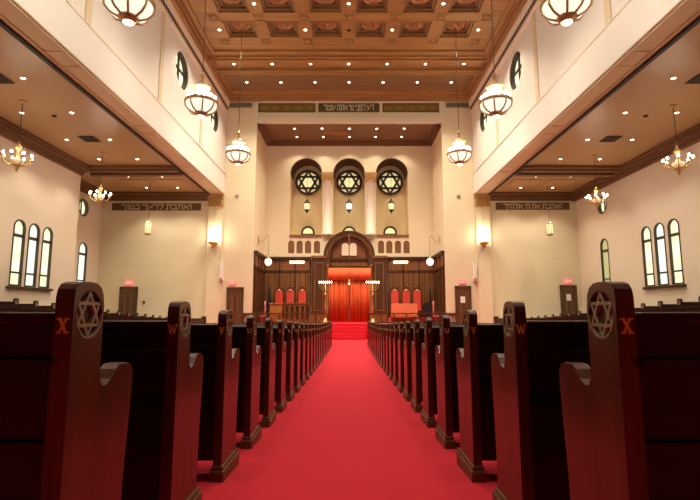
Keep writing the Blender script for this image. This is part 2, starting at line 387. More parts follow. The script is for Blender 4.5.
# nave clerestory walls with round windows
WY = (14.4, 19.35, 24.3); WZ = 11.95; WR = .80
def roundframe(mb, fn, cy, cz, r, w, d0, d1, m=0):
    mb.poly(circle(cy, cz, r), fn, d0, d1, [circle(cy, cz, r-w)], m)
WN = 1
for nm, x, xb, s in (('wall_clerestory_left', XL, BL, -1), ('wall_clerestory_right', XR, BR, 1)):
    fn = fYZ(x, s)
    mb = MB().poly([(YB, ZS), (FW, ZS), (FW, ZC+.3), (YB, ZC+.3)], fn, 0, .35, [circle(y, WZ, WR) for y in WY])
    struct(mb.build(nm, M['clere']))
    # beam box below the ledge, a little proud
    struct(MB().poly([(YB, ZS), (FW, ZS), (FW, 9.42), (YB, 9.42)], fn, -.05, .0).build('trim_%d' % TN, M['clere'])); TN += 1
    struct(MB().poly([(YB, 9.42), (FW, 9.42), (FW, 9.46), (YB, 9.46)], fn, -.08, .0).build('trim_%d' % TN, M['ivory'])); TN += 1
    # soffit of the beam, with panel joints
    mb = MB(); lo, hi = min(x, xb), max(x, xb)
    mb.box(lo-.04, hi+.04, YB, FW, ZS-.02, ZS+.02)
    inner = .1
    struct(mb.build('trim_%d' % TN, M['soffit'])); TN += 1
    mb = MB()
    def edge_strip(xx): mb.box(xx-.025, xx+.025, YB, FW, ZS-.05, ZS-.01)
    edge_strip(x+s*.62); edge_strip(x+s*.06)
    for yy in (7.2, 11.4, 12.15, 16.35, 17.1, 21.3, 22.05):
        mb.box(min(x, x+s*.62), max(x, x+s*.62), yy-.02, yy+.02, ZS-.045, ZS-.01)
    struct(mb.build('trim_%d' % TN, M['soffit'])); TN += 1
    mb = MB(); mb.box(min(xb, xb-s*.11), max(xb, xb-s*.11), YB, FW, ZS-.09, ZS-.01)  # black strip along the outer edge of the soffit
    struct(mb.build('trim_%d' % TN, M['black'])); TN += 1
    # back of beam down to side ceiling
    struct(box('trim_%d' % TN, M['sideceil'], min(xb, xb+s*.1), max(xb, xb+s*.1), YB, FW, ZS-.03, ZS+.3)); TN += 1
    # shallow pilaster stripes
    mb = MB()
    for yy in (7.2, 12.15, 17.1, 22.05):
        mb.box(min(x, x-s*.035), max(x, x-s*.035), yy-.14, yy+.14, 9.46, 13.2)
    struct(mb.build('trim_%d' % TN, M['strip'])); TN += 1
    # cornice: white band and grey grille
    mb = MB(); mb.box(min(x, x-s*.16), max(x, x-s*.16), YB, FW, 13.62, ZC, 0); mb.box(min(x, x-s*.08), max(x, x-s*.08), YB, FW, 13.16, 13.3, 0)
    mb.box(min(x, x-s*.05), max(x, x-s*.05), YB, FW, 13.3, 13.55, 1); mb.box(min(x, x-s*.14), max(x, x-s*.14), YB, FW, 13.55, 13.64, 0)
    yy = 8.
    while yy < FW-.1:
        mb.box(min(x, x-s*.075), max(x, x-s*.075), yy, yy+.10, 13.33, 13.53, 2); yy += .24
    struct(mb.build('trim_%d' % TN, [M['ivory'], M['grille'], M['rod']])); TN += 1
    for y in WY:
        w = struct(empty('window_%d' % WN, (x, y, WZ))); WN += 1
        f2 = lambda a, b, d, s=s: (s*d, a, b)
        mb = MB(); roundframe(mb, f2, 0, 0, WR-.005, .09, .05, .33)
        mb.bar((s*.2, 0, -WR+.05), (s*.2, 0, WR-.05), .07, .08, (1,0,0)); mb.bar((s*.2, -WR+.05, 0.12), (s*.2, WR-.05, .12), .07, .08, (1,0,0))
        mb.build('window_frame', M['bronze'], w)
        MB().poly(circle(0, 0, WR-.06), f2, .24, .27).build('pane', M['stained'], w)

# side walls with arched windows
def arched_window(x, s, yc, w, z0, z1, mat, mat2):
    global WN
    wd = struct(empty('window_%d' % WN, (x, yc, z0))); WN += 1
    h = z1-z0; fn = lambda a, b, d: (s*d, a, b)
    mb = MB(); mb.poly(arch(0, w-.006, .004, h-.004), fn, -.02, .14, [arch(0, w-.11, .055, h-.055)])
    for zz, q in ((.2*h, .035), (.755*h, .06)): mb.box(min(s*.03, s*.11), max(s*.03, s*.11), -w/2+.03, w/2-.03, zz-q, zz+q)
    mb.build('window_frame', M['bronze'], wd)
    MB().poly(arch(0, w-.1, .03, h-.04), fn, .08, .10).build('pane', mat, wd)
TRIP_L = (17.68, 18.52, 19.36); TRIP_R = (18.70, 19.58, 20.46)
struct(MB().poly([(YB, -.1), (21.4, -.1), (21.4, ZS+.2), (YB, ZS+.2)], fYZ(SL, -1), 0, .25, [arch(y, .66, 2.50, 5.04) for y in TRIP_L]).build('wall_left', M['side']))
struct(box('wall_left_return', M['side'], SLR, SL-.25, 21.15, 21.4, -.1, ZS+.2))
struct(MB().poly([(21.3, -.1), (FW, -.1), (FW, ZS+.2), (21.3, ZS+.2)], fYZ(SLR, -1), 0, .25, [arch(24.97, .8, 2.65, 5.2), circle(24.75, 7.05, .48)]).build('wall_left_rear', M['side']))
struct(MB().poly([(YB, -.1), (FW, -.1), (FW, ZS+.2), (YB, ZS+.2)], fYZ(SR, 1), 0, .25, [arch(y, .68, 2.62, 5.27) for y in TRIP_R]+[arch(23.9, .75, 2.65, 5.25), circle(23.85, 6.98, .46)]).build('wall_right', M['side']))
for y in TRIP_L: arched_window(SL, -1, y, .66, 2.50, 5.04, M['stainedcool'] if y == TRIP_L[1] else M['stained'], None)
for y in TRIP_R: arched_window(SR, 1, y, .68, 2.62, 5.27, M['stainedcool'] if y == TRIP_R[1] else M['stained'], None)
arched_window(SLR, -1, 24.97, .8, 2.65, 5.2, M['stainedcool'], None)
arched_window(SR, 1, 23.9, .75, 2.65, 5.25, M['dimglass'], None)
for x, s, yc, zc, r in ((SLR, -1, 24.75, 7.05, .48), (SR, 1, 23.85, 6.98, .46)):
    w = struct(empty('window_%d' % WN, (x, yc, zc))); WN += 1
    f2 = lambda a, b, d, s=s: (s*d, a, b)
    mb = MB(); roundframe(mb, f2, 0, 0, r-.005, .07, -.01, .22); mb.bar((s*.14, 0, -r+.04), (s*.14, 0, r-.04), .05, .05, (1,0,0))
    mb.build('window_frame', M['bronze'], w)
    MB().poly(circle(0, 0, r-.05), f2, .17, .2).build('pane', M['stained'], w)
struct(box('trim_%d' % TN, M['bronze'], SL, SL+.1, 17.22, 19.85, 2.38, 2.48)); TN += 1
struct(box('trim_%d' % TN, M['bronze'], SR-.1, SR, 18.24, 20.86, 2.5, 2.6)); TN += 1
# unseen rear of the room, given dark wood to keep the pew backs dim
struct(box('wall_rear', M['paneldark'], SLR, SR, YB-.2, YB, -.1, ZC+.3))

# ------------------------------------------------------------------ nave ceiling with coffers
CX_ = (-4.84, -2.955, -1.02, .92, 2.855, 4.74); CY_ = (19.48, 17.68, 15.88, 14.08, 12.28)
CHX, CHY = .65, .54
rect = lambda cx, cy, hx, hy: [(cx-hx, cy-hy), (cx+hx, cy-hy), (cx+hx, cy+hy), (cx-hx, cy+hy)]
fXY = lambda z: (lambda a, b, d: (a, b, z+d))
mb = MB()
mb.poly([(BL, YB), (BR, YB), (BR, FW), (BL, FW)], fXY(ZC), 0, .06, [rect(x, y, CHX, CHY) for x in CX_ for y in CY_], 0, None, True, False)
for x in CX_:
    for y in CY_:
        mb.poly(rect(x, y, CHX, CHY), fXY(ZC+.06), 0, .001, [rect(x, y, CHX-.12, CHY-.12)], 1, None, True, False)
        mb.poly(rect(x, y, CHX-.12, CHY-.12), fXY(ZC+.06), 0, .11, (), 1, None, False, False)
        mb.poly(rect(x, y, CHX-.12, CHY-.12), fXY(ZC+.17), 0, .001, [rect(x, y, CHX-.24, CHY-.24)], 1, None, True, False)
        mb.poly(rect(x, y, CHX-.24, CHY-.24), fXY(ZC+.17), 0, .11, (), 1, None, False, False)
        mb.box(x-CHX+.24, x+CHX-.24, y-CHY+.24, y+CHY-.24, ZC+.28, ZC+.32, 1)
for x in CX_:
    for y in CY_:
        mb.poly(rect(x, y, CHX+.07, CHY+.07), fXY(ZC), -.03, .0, [rect(x, y, CHX, CHY)], 0)
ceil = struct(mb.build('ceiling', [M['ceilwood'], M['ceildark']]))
# one carved flower in each coffer
def rosette_mesh():
    mb = MB()
    mb.lathe([(.001, -.10), (.06, -.09), (.09, -.03), (.12, 0)], (0,0,0), 12)
    for k in range(10):
        a = 2*PI*k/10
        mb.lathe([(.001, -.05), (.035, -.045), (.055, -.01), (.06, .03)], (.2*math.cos(a), .2*math.sin(a), .0), 8)
    mb.lathe([(.27, .0), (.30, -.06), (.34, -.06), (.36, .0)], (0,0,0), 24)
    return mb
ro = None
for x in CX_:
    for y in CY_:
        if ro is None: ro = rosette_mesh().build('rosette', M['rosette'], ceil); o = ro
        else: o = ro.copy(); COL.objects.link(o)
        o.location = (x, y, ZC+.27); o.scale = (1.2, 1., 1.2)
# flower bosses on the lattice crossings
mb = MB()
for i in range(7):
    xx = -5.8+i*1.935
    for j in range(5):
        yy = 20.38-1.8*j
        mb.lathe([(.001, -.035), (.07, -.03), (.11, -.012), (.18, 0)], (xx, yy, ZC), 12)
        mb.poly(rect(xx, yy, .26, .24), fXY(ZC), -.02, 0, [rect(xx, yy, .22, .20)])
mb.build('boss', M['ceilwood'], ceil)
# mouldings
def ridge_x(y0, y1, x0, x1, h, m='ceilwood'):
    global TN
    struct(box('trim_%d' % TN, M[m], x0, x1, y0, y1, ZC-h, ZC+.02, bevel=min(.03, h*.4))); TN += 1
ridge_x(21.12, 21.3, -6.62, 6.52, .09); ridge_x(21.62, 21.78, XL, XR, .08); ridge_x(21.78, 21.98, XL, XR, .16)
ridge_x(22.82, 22.98, XL, XR, .16); ridge_x(23.16, 23.34, XL, XR, .1)
ridge_x(25.32, 25.5, XL+.5, XR-.5, .08); ridge_x(25.75, FW, XL, XR, .035); ridge_x(26.15, FW, XL, XR, .07)
for s, xw in ((1, XL), (-1, XR)):
    for x0, x1, h, y1 in ((.62, .78, .09, 21.3), (.16, .34, .16, 25.75), (.44, .52, .06, 25.5)):
        a, c = sorted((xw+s*x0, xw+s*x1))
        struct(box('trim_%d' % TN, M['ceilwoodY'], a, c, YB, y1, ZC-h, ZC+.02, bevel=.02)); TN += 1
struct(box('trim_%d' % TN, M['ceildark'], XL+.62, XR-.62, 23.5, 25.2, ZC-.015, ZC+.01)); TN += 1

# recess ceiling
struct(box('ceiling_recess', M['ceildark'], -RX-.2, RX+.1, FW+.02, NW, ZR+.02, ZR+.12))
mb = MB()
for h, t in ((.10, .34), (.18, .22), (.26, .1)):
    mb.box(-RX, -RX+t, FW+.25, RW, ZR+.03-h, ZR+.03); mb.box(RX-.1-t, RX-.1, FW+.25, RW, ZR+.03-h, ZR+.03)
    mb.box(-RX, RX-.1, RW-t, RW, ZR+.03-h, ZR+.03)
struct(mb.build('trim_%d' % TN, M['crownX'])); TN += 1

# side ceilings, crown mouldings, cross beam
struct(box('ceiling_left', M['sideceil'], SLR, BL, YB, FW, ZS, ZS+.1))
struct(box('ceiling_right', M['sideceil'], BR, SR, YB, FW, ZS, ZS+.1))
def crown(xw, s, y0, y1):
    global TN
    mb = MB()
    for w, h in ((.12, .42), (.24, .28), (.40, .2), (.52, .1)):
        mb.box(min(xw, xw+s*w), max(xw, xw+s*w), y0, y1, ZS-h, ZS)
    struct(mb.build('trim_%d' % TN, M['crown'], bevel=.015)); TN += 1
crown(SL, 1, YB, 21.4); crown(SLR, 1, 21.4, FW); crown(SR, -1, YB, FW)
for x0, x1, a0, a1 in ((SL+.12, BL-.02, SLR, BL-.02), (BR+.02, SR-.12, BR+.02, SR)):
    mb = MB(); mb.box(x0, x1, 21.1, 22.4, ZS-.12, ZS); mb.box(x0, x1, 21.35, 21.6, ZS-.2, ZS); mb.box(x0, x1, 21.9, 22.2, ZS-.24, ZS)
    struct(mb.build('beam', M['crownX'], bevel=.015))
    mb = MB(); mb.box(a0, a1, FW-.12, FW, ZS-.4, ZS); mb.box(a0, a1, FW-.3, FW, ZS-.26, ZS); mb.box(a0, a1, FW-.6, FW, ZS-.12, ZS)
    struct(mb.build('trim_%d' % TN, M['crownX'], bevel=.015)); TN += 1
for x in (-11.1, -9.35, 9.15, 10.95):  # paler rectangular patches on the side ceilings near the front wall
    struct(box('trim_%d' % TN, M['sidepale'], x-.7, x+.7, 23.5, 24.7, ZS-.04, ZS)); TN += 1

# pilasters with gilded capitals below the beam ends
for x0, x1 in ((BL, XL), (XR, BR)):
    struct(box('pillar', M['front'], x0, x1, FW-.12, FW, -.1, 7.5))
    c = (x0+x1)/2
    mb = MB(); mb.box(x0-.04, x1+.04, FW-.22, FW, 8.08, ZS-.05); mb.box(x0, x1, FW-.16, FW, 7.56, 8.08); mb.box(x0-.03, x1+.03, FW-.19, FW, 7.5, 7.58)
    for k in range(4):
        xx = x0+.1+k*.215; mb.lathe([(.001, .16), (.07, .1), (.06, -.02), (.03, -.16)], (xx, FW-.17, 7.78), 8)
    for k in range(5):
        xx = x0+.0+k*.2125; mb.lathe([(.001, .12), (.06, .06), (.05, -.03), (.02, -.1)], (xx, FW-.17, 8.0), 8)
    struct(mb.build('trim_%d' % TN, M['capital'])); TN += 1
    mb = MB()
    mb.box(x0+.03, x0+.06, FW-.135, FW-.11, .2, 7.45); mb.box(x1-.06, x1-.03, FW-.135, FW-.11, .2, 7.45)
    struct(mb.build('trim_%d' % TN, M['strip'])); TN += 1

# ------------------------------------------------------------------ frieze above the stage opening
struct(box('trim_%d' % TN, M['ivory'], -RX-.05, RX-.05, FW-.07, FW, ZR-.0, ZR+.28)); TN += 1
struct(box('trim_%d' % TN, M['ivory'], -RX-.05, RX-.05, FW-.05, FW, 13.79, 13.95)); TN += 1
mb = MB(); mb.box(-RX-.1, -RX+.05, FW-.05, FW, ZR, 13.8); mb.box(RX-.2, RX-.05, FW-.05, FW, ZR, 13.8)
struct(mb.build('trim_%d' % TN, M['ivory'])); TN += 1
for x0, x1, nm in ((-5.42, -2.05, 'left'), (1.93, 5.28, 'right')):
    t = thing('ornamental_panel', 'olive gold frieze panel with scallops, %s of the Hebrew sign above the stage opening' % nm, 'wall panel', ((x0+x1)/2, FW, 13.22), 0, 'scalloped frieze panels above the stage')
    w = (x1-x0)/2
    box('panel_board', M['olivegold'], -w, w, -.03, 0, 0, .55, t)
    mb = MB(); mb.box(-w, w, -.05, -.0, 0, .04); mb.box(-w, w, -.05, 0, .51, .55); mb.box(-w, -w+.04, -.05, 0, 0, .55); mb.box(w-.04, w, -.05, 0, 0, .55)
    mb.build('panel_frame', M['olive'], t)
    mb = MB()
    for k in range(5):
        cx = -w+(k+.5)*2*w/5
        mb.poly(circle(cx, .36, .24, 14, PI, 2*PI)+circle(cx, .36, .19, 14, PI, 2*PI)[::-1], lambda a, b, d: (a, d, b), -.055, -.03)
        mb.poly(circle(cx, .36, .11, 10, PI, 2*PI)+[(cx+.05, .36), (cx-.05, .36)], lambda a, b, d: (a, d, b), -.05, -.03)
    mb.build('scallop', M['goldrelief'], t)
t = thing('hebrew_sign', 'olive Hebrew sign with pale letters centred high above the stage opening', 'sign', (-.05, FW, 13.22))
box('sign_board', M['olive'], -1.83, 1.80, -.03, 0, 0, .56, t)
mb = MB(); mb.box(-1.83, 1.80, -.045, 0, 0, .03); mb.box(-1.83, 1.80, -.045, 0, .53, .56)
mb.build('sign_frame', M['olivegold'], t)
hebrew('דע לפני מי אתה עומד', t, -1.5, 1.46, .28, .30, -.036, M['signletter'])
for x0, x1, nm in ((-7.28, -5.78, 'left'), (5.68, 7.18, 'right')):
    t = thing('vent_grille', 'grey horizontal vent grille under the nave ceiling, %s end of the front wall' % nm, 'vent', ((x0+x1)/2, FW, 13.5))
    w = (x1-x0)/2
    box('grille_frame', M['grille'], -w, w, -.05, 0, 0, .3, t)
    mb = MB()
    for k in range(24): mb.box(-w+.04+k*(2*w-.08)/24, -w+.04+k*(2*w-.08)/24+.03, -.058, -.045, .04, .26)
    mb.build('grille_slats', M['vent'], t)

# side Hebrew signs
for x0, x1, z0, s, lab in ((-13.72, -8.59, 7.29, 'ואהבת לרעך כמוך', 'long brown Hebrew sign on the front wall of the left side aisle'),
                       (8.41, 12.66, 7.33, "ואהבת את ה' אלהיך", 'long brown Hebrew sign on the front wall of the right side aisle')):
    t = thing('hebrew_sign', lab, 'sign', ((x0+x1)/2, FW, z0)); w = (x1-x0)/2
    box('sign_board', M['signbrown'], -w, w, -.04, 0, 0, .42, t)
    hebrew(s, t, -w*.78, w*.78, .20, .24, -.046, M['signletter'])

# ------------------------------------------------------------------ doors
def door(n, x0, x1, ztop, glass):
    d = struct(empty('door_%d' % n, ((x0+x1)/2, FW, 0))); w = (x1-x0)/2
    mb = MB(); mb.box(-w, -w+.11, -.1, 0, 0, ztop); mb.box(w-.11, w, -.1, 0, 0, ztop); mb.box(-w, w, -.1, 0, ztop-.12, ztop)
    mb.build('door_frame', M['doorframe'], d, bevel=.012)
    mb = MB(); mb.box(-w+.11, w-.11, -.05, 0, 0, ztop-.12)
    mb.build('door_panel', M['oakdoor'], d)
    mb = MB()
    k = w-.11
    for a, c in ((-k+.08, -.03), (.03, k-.08)):
        for z0, z1 in ((.3, 1.2), (1.32, ztop-.28)):
            mb.poly([(a, z0), (c, z0), (c, z1), (a, z1)], lambda p, q, e: (p, e, q), -.075, -.05, [[(a+.04, z0+.04), (c-.04, z0+.04), (c-.04, z1-.04), (a+.04, z1-.04)]])
    mb.build('door_molding', M['doorframe'], d)
    MB().ball((k-.07, -.09, 1.25), .035).tube([(k-.07, -.05, 1.25), (k-.07, -.09, 1.25)], .012).build('door_knob', M['brass'], d)
    return d
door(1, -12.95, -11.97, 2.89, 0); door(2, -6.92, -6.0, 2.86, 0); door(3, 5.91, 6.81, 2.94, 1); door(4, 11.84, 12.76, 2.98, 1)
for x, z, lab in ((-12.46, 3.0, 'red exit sign over the door at the far left of the front wall'), (-6.64, 3.0, 'red exit sign over the door just left of the stage'),
               (6.36, 3.06, 'red exit sign over the door just right of the stage'), (12.3, 3.1, 'red exit sign over the door at the far right of the front wall')):
    t = thing('exit_sign', lab, 'sign', (x, FW, z), 0, 'exit signs over the doors')
    box('sign_box', M['exit'], -.20, .20, -.08, 0, 0, .21, t, .01)
    put_text(text_mesh('EXIT', .17, .004), 'lettering', M['exitglow'], t, (0, -.085, .105), (PI/2, 0, 0))
for x, z, lab in ((6.33, 2.0, 'white paper notice taped on the door just right of the stage'), (12.28, 2.12, 'white paper notice taped on the door at the far right')):
    t = thing('paper_notice', lab, 'notice', (x, FW-.083, z))
    box('sheet', M['paper'], -.13, .13, -.004, 0, 0, .36, t)

# small wall fittings
for x, lab in ((-7.25, 'slim white column loudspeaker on the front wall left of the stage'), (7.05, 'slim white column loudspeaker on the front wall right of the stage')):
    t = thing('column_speaker', lab, 'loudspeaker', (x, FW, 3.3))
    mb = MB(); mb.box(-.09, .09, -.26, -.1, 0.05, 1.0); mb.build('speaker_body', M['white'], t, bevel=.015)
    mb = MB(); mb.box(-.06, .06, -.268, -.258, .1, .95); mb.build('speaker_grille', M['ivory'], t)
    mb = MB(); mb.box(-.04, .04, -.12, 0, .4, .6); mb.box(-.04, .04, -.12, 0, -.06, .5); mb.box(-.1, .1, -.2, 0, -.06, .05); mb.build('bracket', M['ivory'], t)
for x, lab in ((-6.54, 'small grey round sensor high on the front wall left of the stage opening'), (6.28, 'small grey square sensor high on the front wall right of the stage opening')):
    t = tag(MB().lathe([(.11, 0), (.11, .05), (.07, .09), (.001, .1)], (0,0,0), 16).build('wall_sensor', M['grille']), lab, 'sensor'); t.location = (x, FW, 8.15); t.rotation_euler.x = PI/2
for x, z, lab in ((-11.6, 1.95, 'small dark thermostat on the front wall beside the far left door'),):
    t = thing('thermostat', lab, 'thermostat', (x, FW, z))
    box('thermostat_body', M['bronze'], -.06, .06, -.04, 0, 0, .16, t, .008)
    MB().ball((0, -.045, .06), .025).build('dial', M['brass'], t)

# ------------------------------------------------------------------ stage woodwork
def panelling(name, fn, a0, a1, boards, z0=STG, z1=4.97):
    """fn(a,d,z)->xyz ; a along, d proud of wall"""
    mb = MB()
    def bx(p0, p1, d0, d1, q0, q1, m=0):
        P_ = [fn(p0, d0, q0), fn(p1, d0, q0), fn(p1, d1, q0), fn(p0, d1, q0), fn(p0, d0, q1), fn(p1, d0, q1), fn(p1, d1, q1), fn(p0, d1, q1)]
        mb.hexa(P_, m)
    bx(a0, a1, 0, .06, z0, z1, 0)
    bx(a0, a1, 0, .22, z1-.12, z1, 1); bx(a0, a1, 0, .16, z1-.2, z1-.1, 1); bx(a0, a1, 0, .11, 4.0, 4.12, 1); bx(a0, a1, 0, .10, z0, z0+.3, 1)
    n = boards; w = (a1-a0)/n
    for k in range(n+1):
        p = a0+k*w; bx(max(a0, p-.025), min(a1, p+.025), .05, .085, z0, 4.0, 1)
        if k < n:
            bx(p+w*.5-.008, p+w*.5+.008, .055, .072, z0, 4.0, 1)
    for k in range(0, n+1, 3):
        p = a0+k*w; bx(max(a0, p-.05), min(a1, p+.05), .05, .11, z0, z1-.15, 1)
    return struct(mb.build(name, [M['panel'], M['paneldark']]))
panelling('wall_panelling_left', lambda a, d, z: (a, RW-d, z), -RX+.0, -2.5, 9)
panelling('wall_panelling_right', lambda a, d, z: (a, RW-d, z), 2.4, RX-.1, 9)
panelling('wall_panelling_side_left', lambda a, d, z: (-RX+d, a, z), FW+.05, RW-.22, 9)
panelling('wall_panelling_side_right', lambda a, d, z: (RX-.1-d, a, z), FW+.05, RW-.22, 9)

# the ark: arched portal
ax = -.05
t = thing('ark_portal', 'dark wooden ark portal with a round arch over the red curtain', 'ark', (ax, RW, STG+.28))
Z0 = STG+.28
zc = 5.0-Z0
for s in (-1, 1):
    mb = MB()
    a, c = sorted((s*1.46, s*2.38)); mb.box(a, c, -.42, -.03, -.28, 3.72, 0)
    mb.box(a-.04, c+.04, -.5, -.03, 3.72, 3.88, 1); mb.box(a, c, -.46, -.03, -.28, .2, 1)
    a2, c2 = sorted((s*1.62, s*2.2))
    mb.poly([(a2, .4), (c2, .4), (c2, 3.45), (a2, 3.45)], lambda p, q, e: (p, e, q), -.45, -.41, [[(a2+.07, .47), (c2-.07, .47), (c2-.07, 3.38), (a2+.07, 3.38)]], 1)
    mb.build('pier', [M['paneldark'], M['panel']], t, bevel=.01)
    MB().lathe([(.11, -.28), (.11, -.12), (.08, -.08), (.07, 3.1), (.11, 3.2), (.11, 3.3)], (s*1.38, -.42, 0), 14).build('column', M['panel'], t)
mb = MB()
def ring(r0, r1, y0, y1, m):
    mb.poly(circle(0, zc, r1, 36, 0, PI)+circle(0, zc, r0, 36, 0, PI)[::-1], lambda a, b, d: (a, d, b), y0, y1, (), m)
ring(1.5, 1.62, -.5, -.02, 1); ring(1.36, 1.5, -.4, -.02, 0); ring(1.22, 1.36, -.46, -.02, 1)
for s in (-1, 1):
    a, c = sorted((s*1.22, s*1.62)); mb.box(a, c, -.46, -.02, 3.3, zc, 1)
mb.build('arch', [M['panel'], M['paneldark']], t)
mb = MB(); mb.poly([(1.24, 2.9), (1.24, zc)]+circle(0, zc, 1.24, 30, 0, PI)[1:-1]+[(-1.24, zc), (-1.24, 2.9)], lambda a, b, d: (a, d, b), -.1, -.04)
for k in range(8):
    z = 3.95+k*.17; h = math.sqrt(max(0, 1.2**2-max(0, z-zc)**2)); mb.box(-h, h, -.115, -.1, z-.01, z+.01)
mb.build('tympanum', M['archpanel'], t)
mb = MB(); mb.box(-1.24, 1.24, -.24, -.06, 3.62, 3.78, 0); mb.box(-1.24, 1.24, -.2, -.06, 3.1, 3.2, 0)
for s in (-1, 1): mb.box(min(s*.05, s*1.15), max(s*.05, s*1.15), -.13, -.09, 3.26, 3.56, 1)
mb.box(-.03, .03, -.2, -.08, 3.2, 3.62, 0)
mb.build('lintel', [M['paneldark'], M['panel']], t)
for s in (-1, 1):
    o = MB().poly(arch(s*.26, .44, 3.92, 4.74, 12), lambda a, b, d: (a, d, b), -.2, -.1).build('tablet', M['parch'], t)
    mb = MB()
    for k in range(5): mb.box(s*.26-.12, s*.26+.12, -.205, -.199, 4.02+k*.11, 4.03+k*.11)
    mb.build('inscription', M['goldrelief'], o)
# curtain
t = thing('ark_curtain', 'orange-red pleated curtain hanging inside the ark arch', 'curtain', (ax, RW-.3, Z0))
def pleat(x0, x1, z0, z1, n, amp, ph=0.):
    mb = MB(); N = n*8; vs = []
    for k in range(N+1):
        u = k/N; x = x0+(x1-x0)*u; y = amp*math.sin(2*PI*n*u+ph)+.35*amp*math.sin(2*PI*n*.37*u+1)
        vs += [(x, y, z0), (x, y, z1), (x, y+.025, z0), (x, y+.025, z1)]
    fs = []
    for k in range(N):
        a = 4*k; c = 4*k+4
        fs += [(a, c, c+1, a+1), (a+2, a+3, c+3, c+2), (a, a+2, c+2, c), (a+1, c+1, c+3, a+3)]
    fs += [(0, 1, 3, 2), (4*N, 4*N+2, 4*N+3, 4*N+1)]
    return mb.add(vs, fs, 0, True)
pleat(-1.34, -.035, -.27, 2.45, 11, .045).build('curtain_leaf', M['curtain'], t)
pleat(.035, 1.34, -.27, 2.45, 11, .045, 1.).build('curtain_leaf', M['curtain'], t)
o = pleat(-1.42, 1.42, 2.36, 3.1, 5, .02).build('valance', M['valance'], t); o.location.y = -.17
MB().tube([(-1.42, .0, 2.42), (1.42, .0, 2.42)], .02).build('curtain_rod', M['brass'], t)

# eternal light in front of the curtain
t = thing('eternal_light', 'small brass hanging lamp in front of the ark curtain', 'lamp', (ax, RW-.62, 3.1))
MB().tube([(0, 0, .42), (0, 0, 3.25), (0, .42, 3.25)], .012, 6).build('chain', M['brass'], t)
mb = MB().lathe([(.001, -.22), (.03, -.2), (.05, -.1), (.12, 0), (.13, .05), (.10, .06)], (0,0,0), 14).build('lamp_bowl', M['brass'], t)
mb = MB().lathe([(.09, .2), (.12, .22), (.06, .34), (.015, .43)], (0,0,0), 14)
for k in range(4): mb.tube([(.1*math.cos(k*PI/2), .1*math.sin(k*PI/2), .05), (.1*math.cos(k*PI/2), .1*math.sin(k*PI/2), .21)], .01, 6)
mb.build('lamp_crown', M['brass'], t)
MB().lathe([(.06, .05), (.07, .12), (.05, .2)], (0,0,0), 12).build('lamp_glass', M['lantern'], t)

# menorahs
def menorah(x, lab):
    t = thing('menorah', lab, 'candelabrum', (x, 27.75, STG), 0, 'tall brass candelabra flanking the ark')
    MB().lathe([(.26, 0), (.26, .05), (.18, .1), (.12, .2), (.05, .3)], (0,0,0), 16).build('base', M['brass'], t)
    MB().lathe([(.045, .28), (.045, .8), (.075, .84), (.045, .9), (.04, 1.55), (.09, 1.6), (.10, 1.66), (.05, 1.72), (.03, 1.8), (.03, 2.3)], (0,0,0), 12).build('shaft', M['brass'], t)
    mb = MB()
    for r in (.12, .24, .36):
        mb.tube([(r*math.cos(a), 0, 2.3+r*1.*math.sin(a)-.02) for a in [PI+PI*k/14 for k in range(15)]], .016, 6)
    mb.build('branches', M['brass'], t)
    for k in range(-3, 4):
        MB().lathe([(.02, 0), (.045, .02), (.05, .05)], (k*.12, 0, 2.27), 8).build('cup', M['brass'], t)
        MB().lathe([(.016, .05), (.028, .10), (.014, .16), (.001, .19)], (k*.12, 0, 2.27), 8).build('candle_light', M['candle'], t)
menorah(-1.45, 'tall brass seven-light menorah standing left of the ark curtain'); menorah(1.34, 'tall brass seven-light menorah standing right of the ark curtain')

# throne chairs
def throne():
    t = thing('throne_chair', 'x', 'chair', (0,0,0), 0, 'high-backed red chairs beside the ark')
    MB().poly([(-.29, .35), (.29, .35), (.29, 1.5)]+circle(0, 1.5, .29, 12, 0, PI)[1:-1]+[(-.29, 1.5)], lambda a, b, d: (a, d, b), .2, .26).build('back_frame', M['paneldark'], t, bevel=.01)
    MB().poly([(-.23, .5), (.23, .5), (.23, 1.42)]+circle(0, 1.42, .23, 12, 0, PI)[1:-1]+[(-.23, 1.42)], lambda a, b, d: (a, d, b), .155, .2).build('back_cushion', M['red'], t, bevel=.015)
    MB().lathe([(.001, .04), (.06, .03), (.09, 0)], (0,0,0), 12).build('crest', M['capital'], t).location = (0, .16, 1.56)
    t.children[-1].rotation_euler.x = PI/2
    box('seat_cushion', M['red'], -.26, .26, -.26, .2, .40, .5, t, .02)
    box('seat_frame', M['paneldark'], -.28, .28, -.28, .22, .32, .40, t, .01)
    for s in (-1, 1):
        a, c = sorted((s*.26, s*.32)); mb = MB(); mb.box(a, c, -.26, .2, .64, .7); mb.box(a, c, -.26, -.2, .36, .64)
        mb.build('armrest', M['paneldark'], t, bevel=.01)
        for yy in (-.26, .2): box('leg', M['paneldark'], s*.25-.03, s*.25+.03, yy-.02, yy+.04, 0, .32, t)
    return t
tx = [(-4.42, 'leftmost of three'), (-3.72, 'middle of three'), (-2.98, 'nearest the ark of three')], [(2.79, 'nearest the ark of three'), (3.5, 'middle of three'), (4.18, 'rightmost of three')]
tc0 = throne(); first = True
for lst, sd in zip(tx, ('left', 'right')):
    for x, w in lst:
        lab = 'high-backed red throne chair, %s %s of the ark' % (w, sd)
        o = tc0 if first else dup(tc0, (0,0,0)); first = False
        o.location = (x, 29.2, STG+.28); o['label'] = lab; o.scale = (1, 1, 1.07)
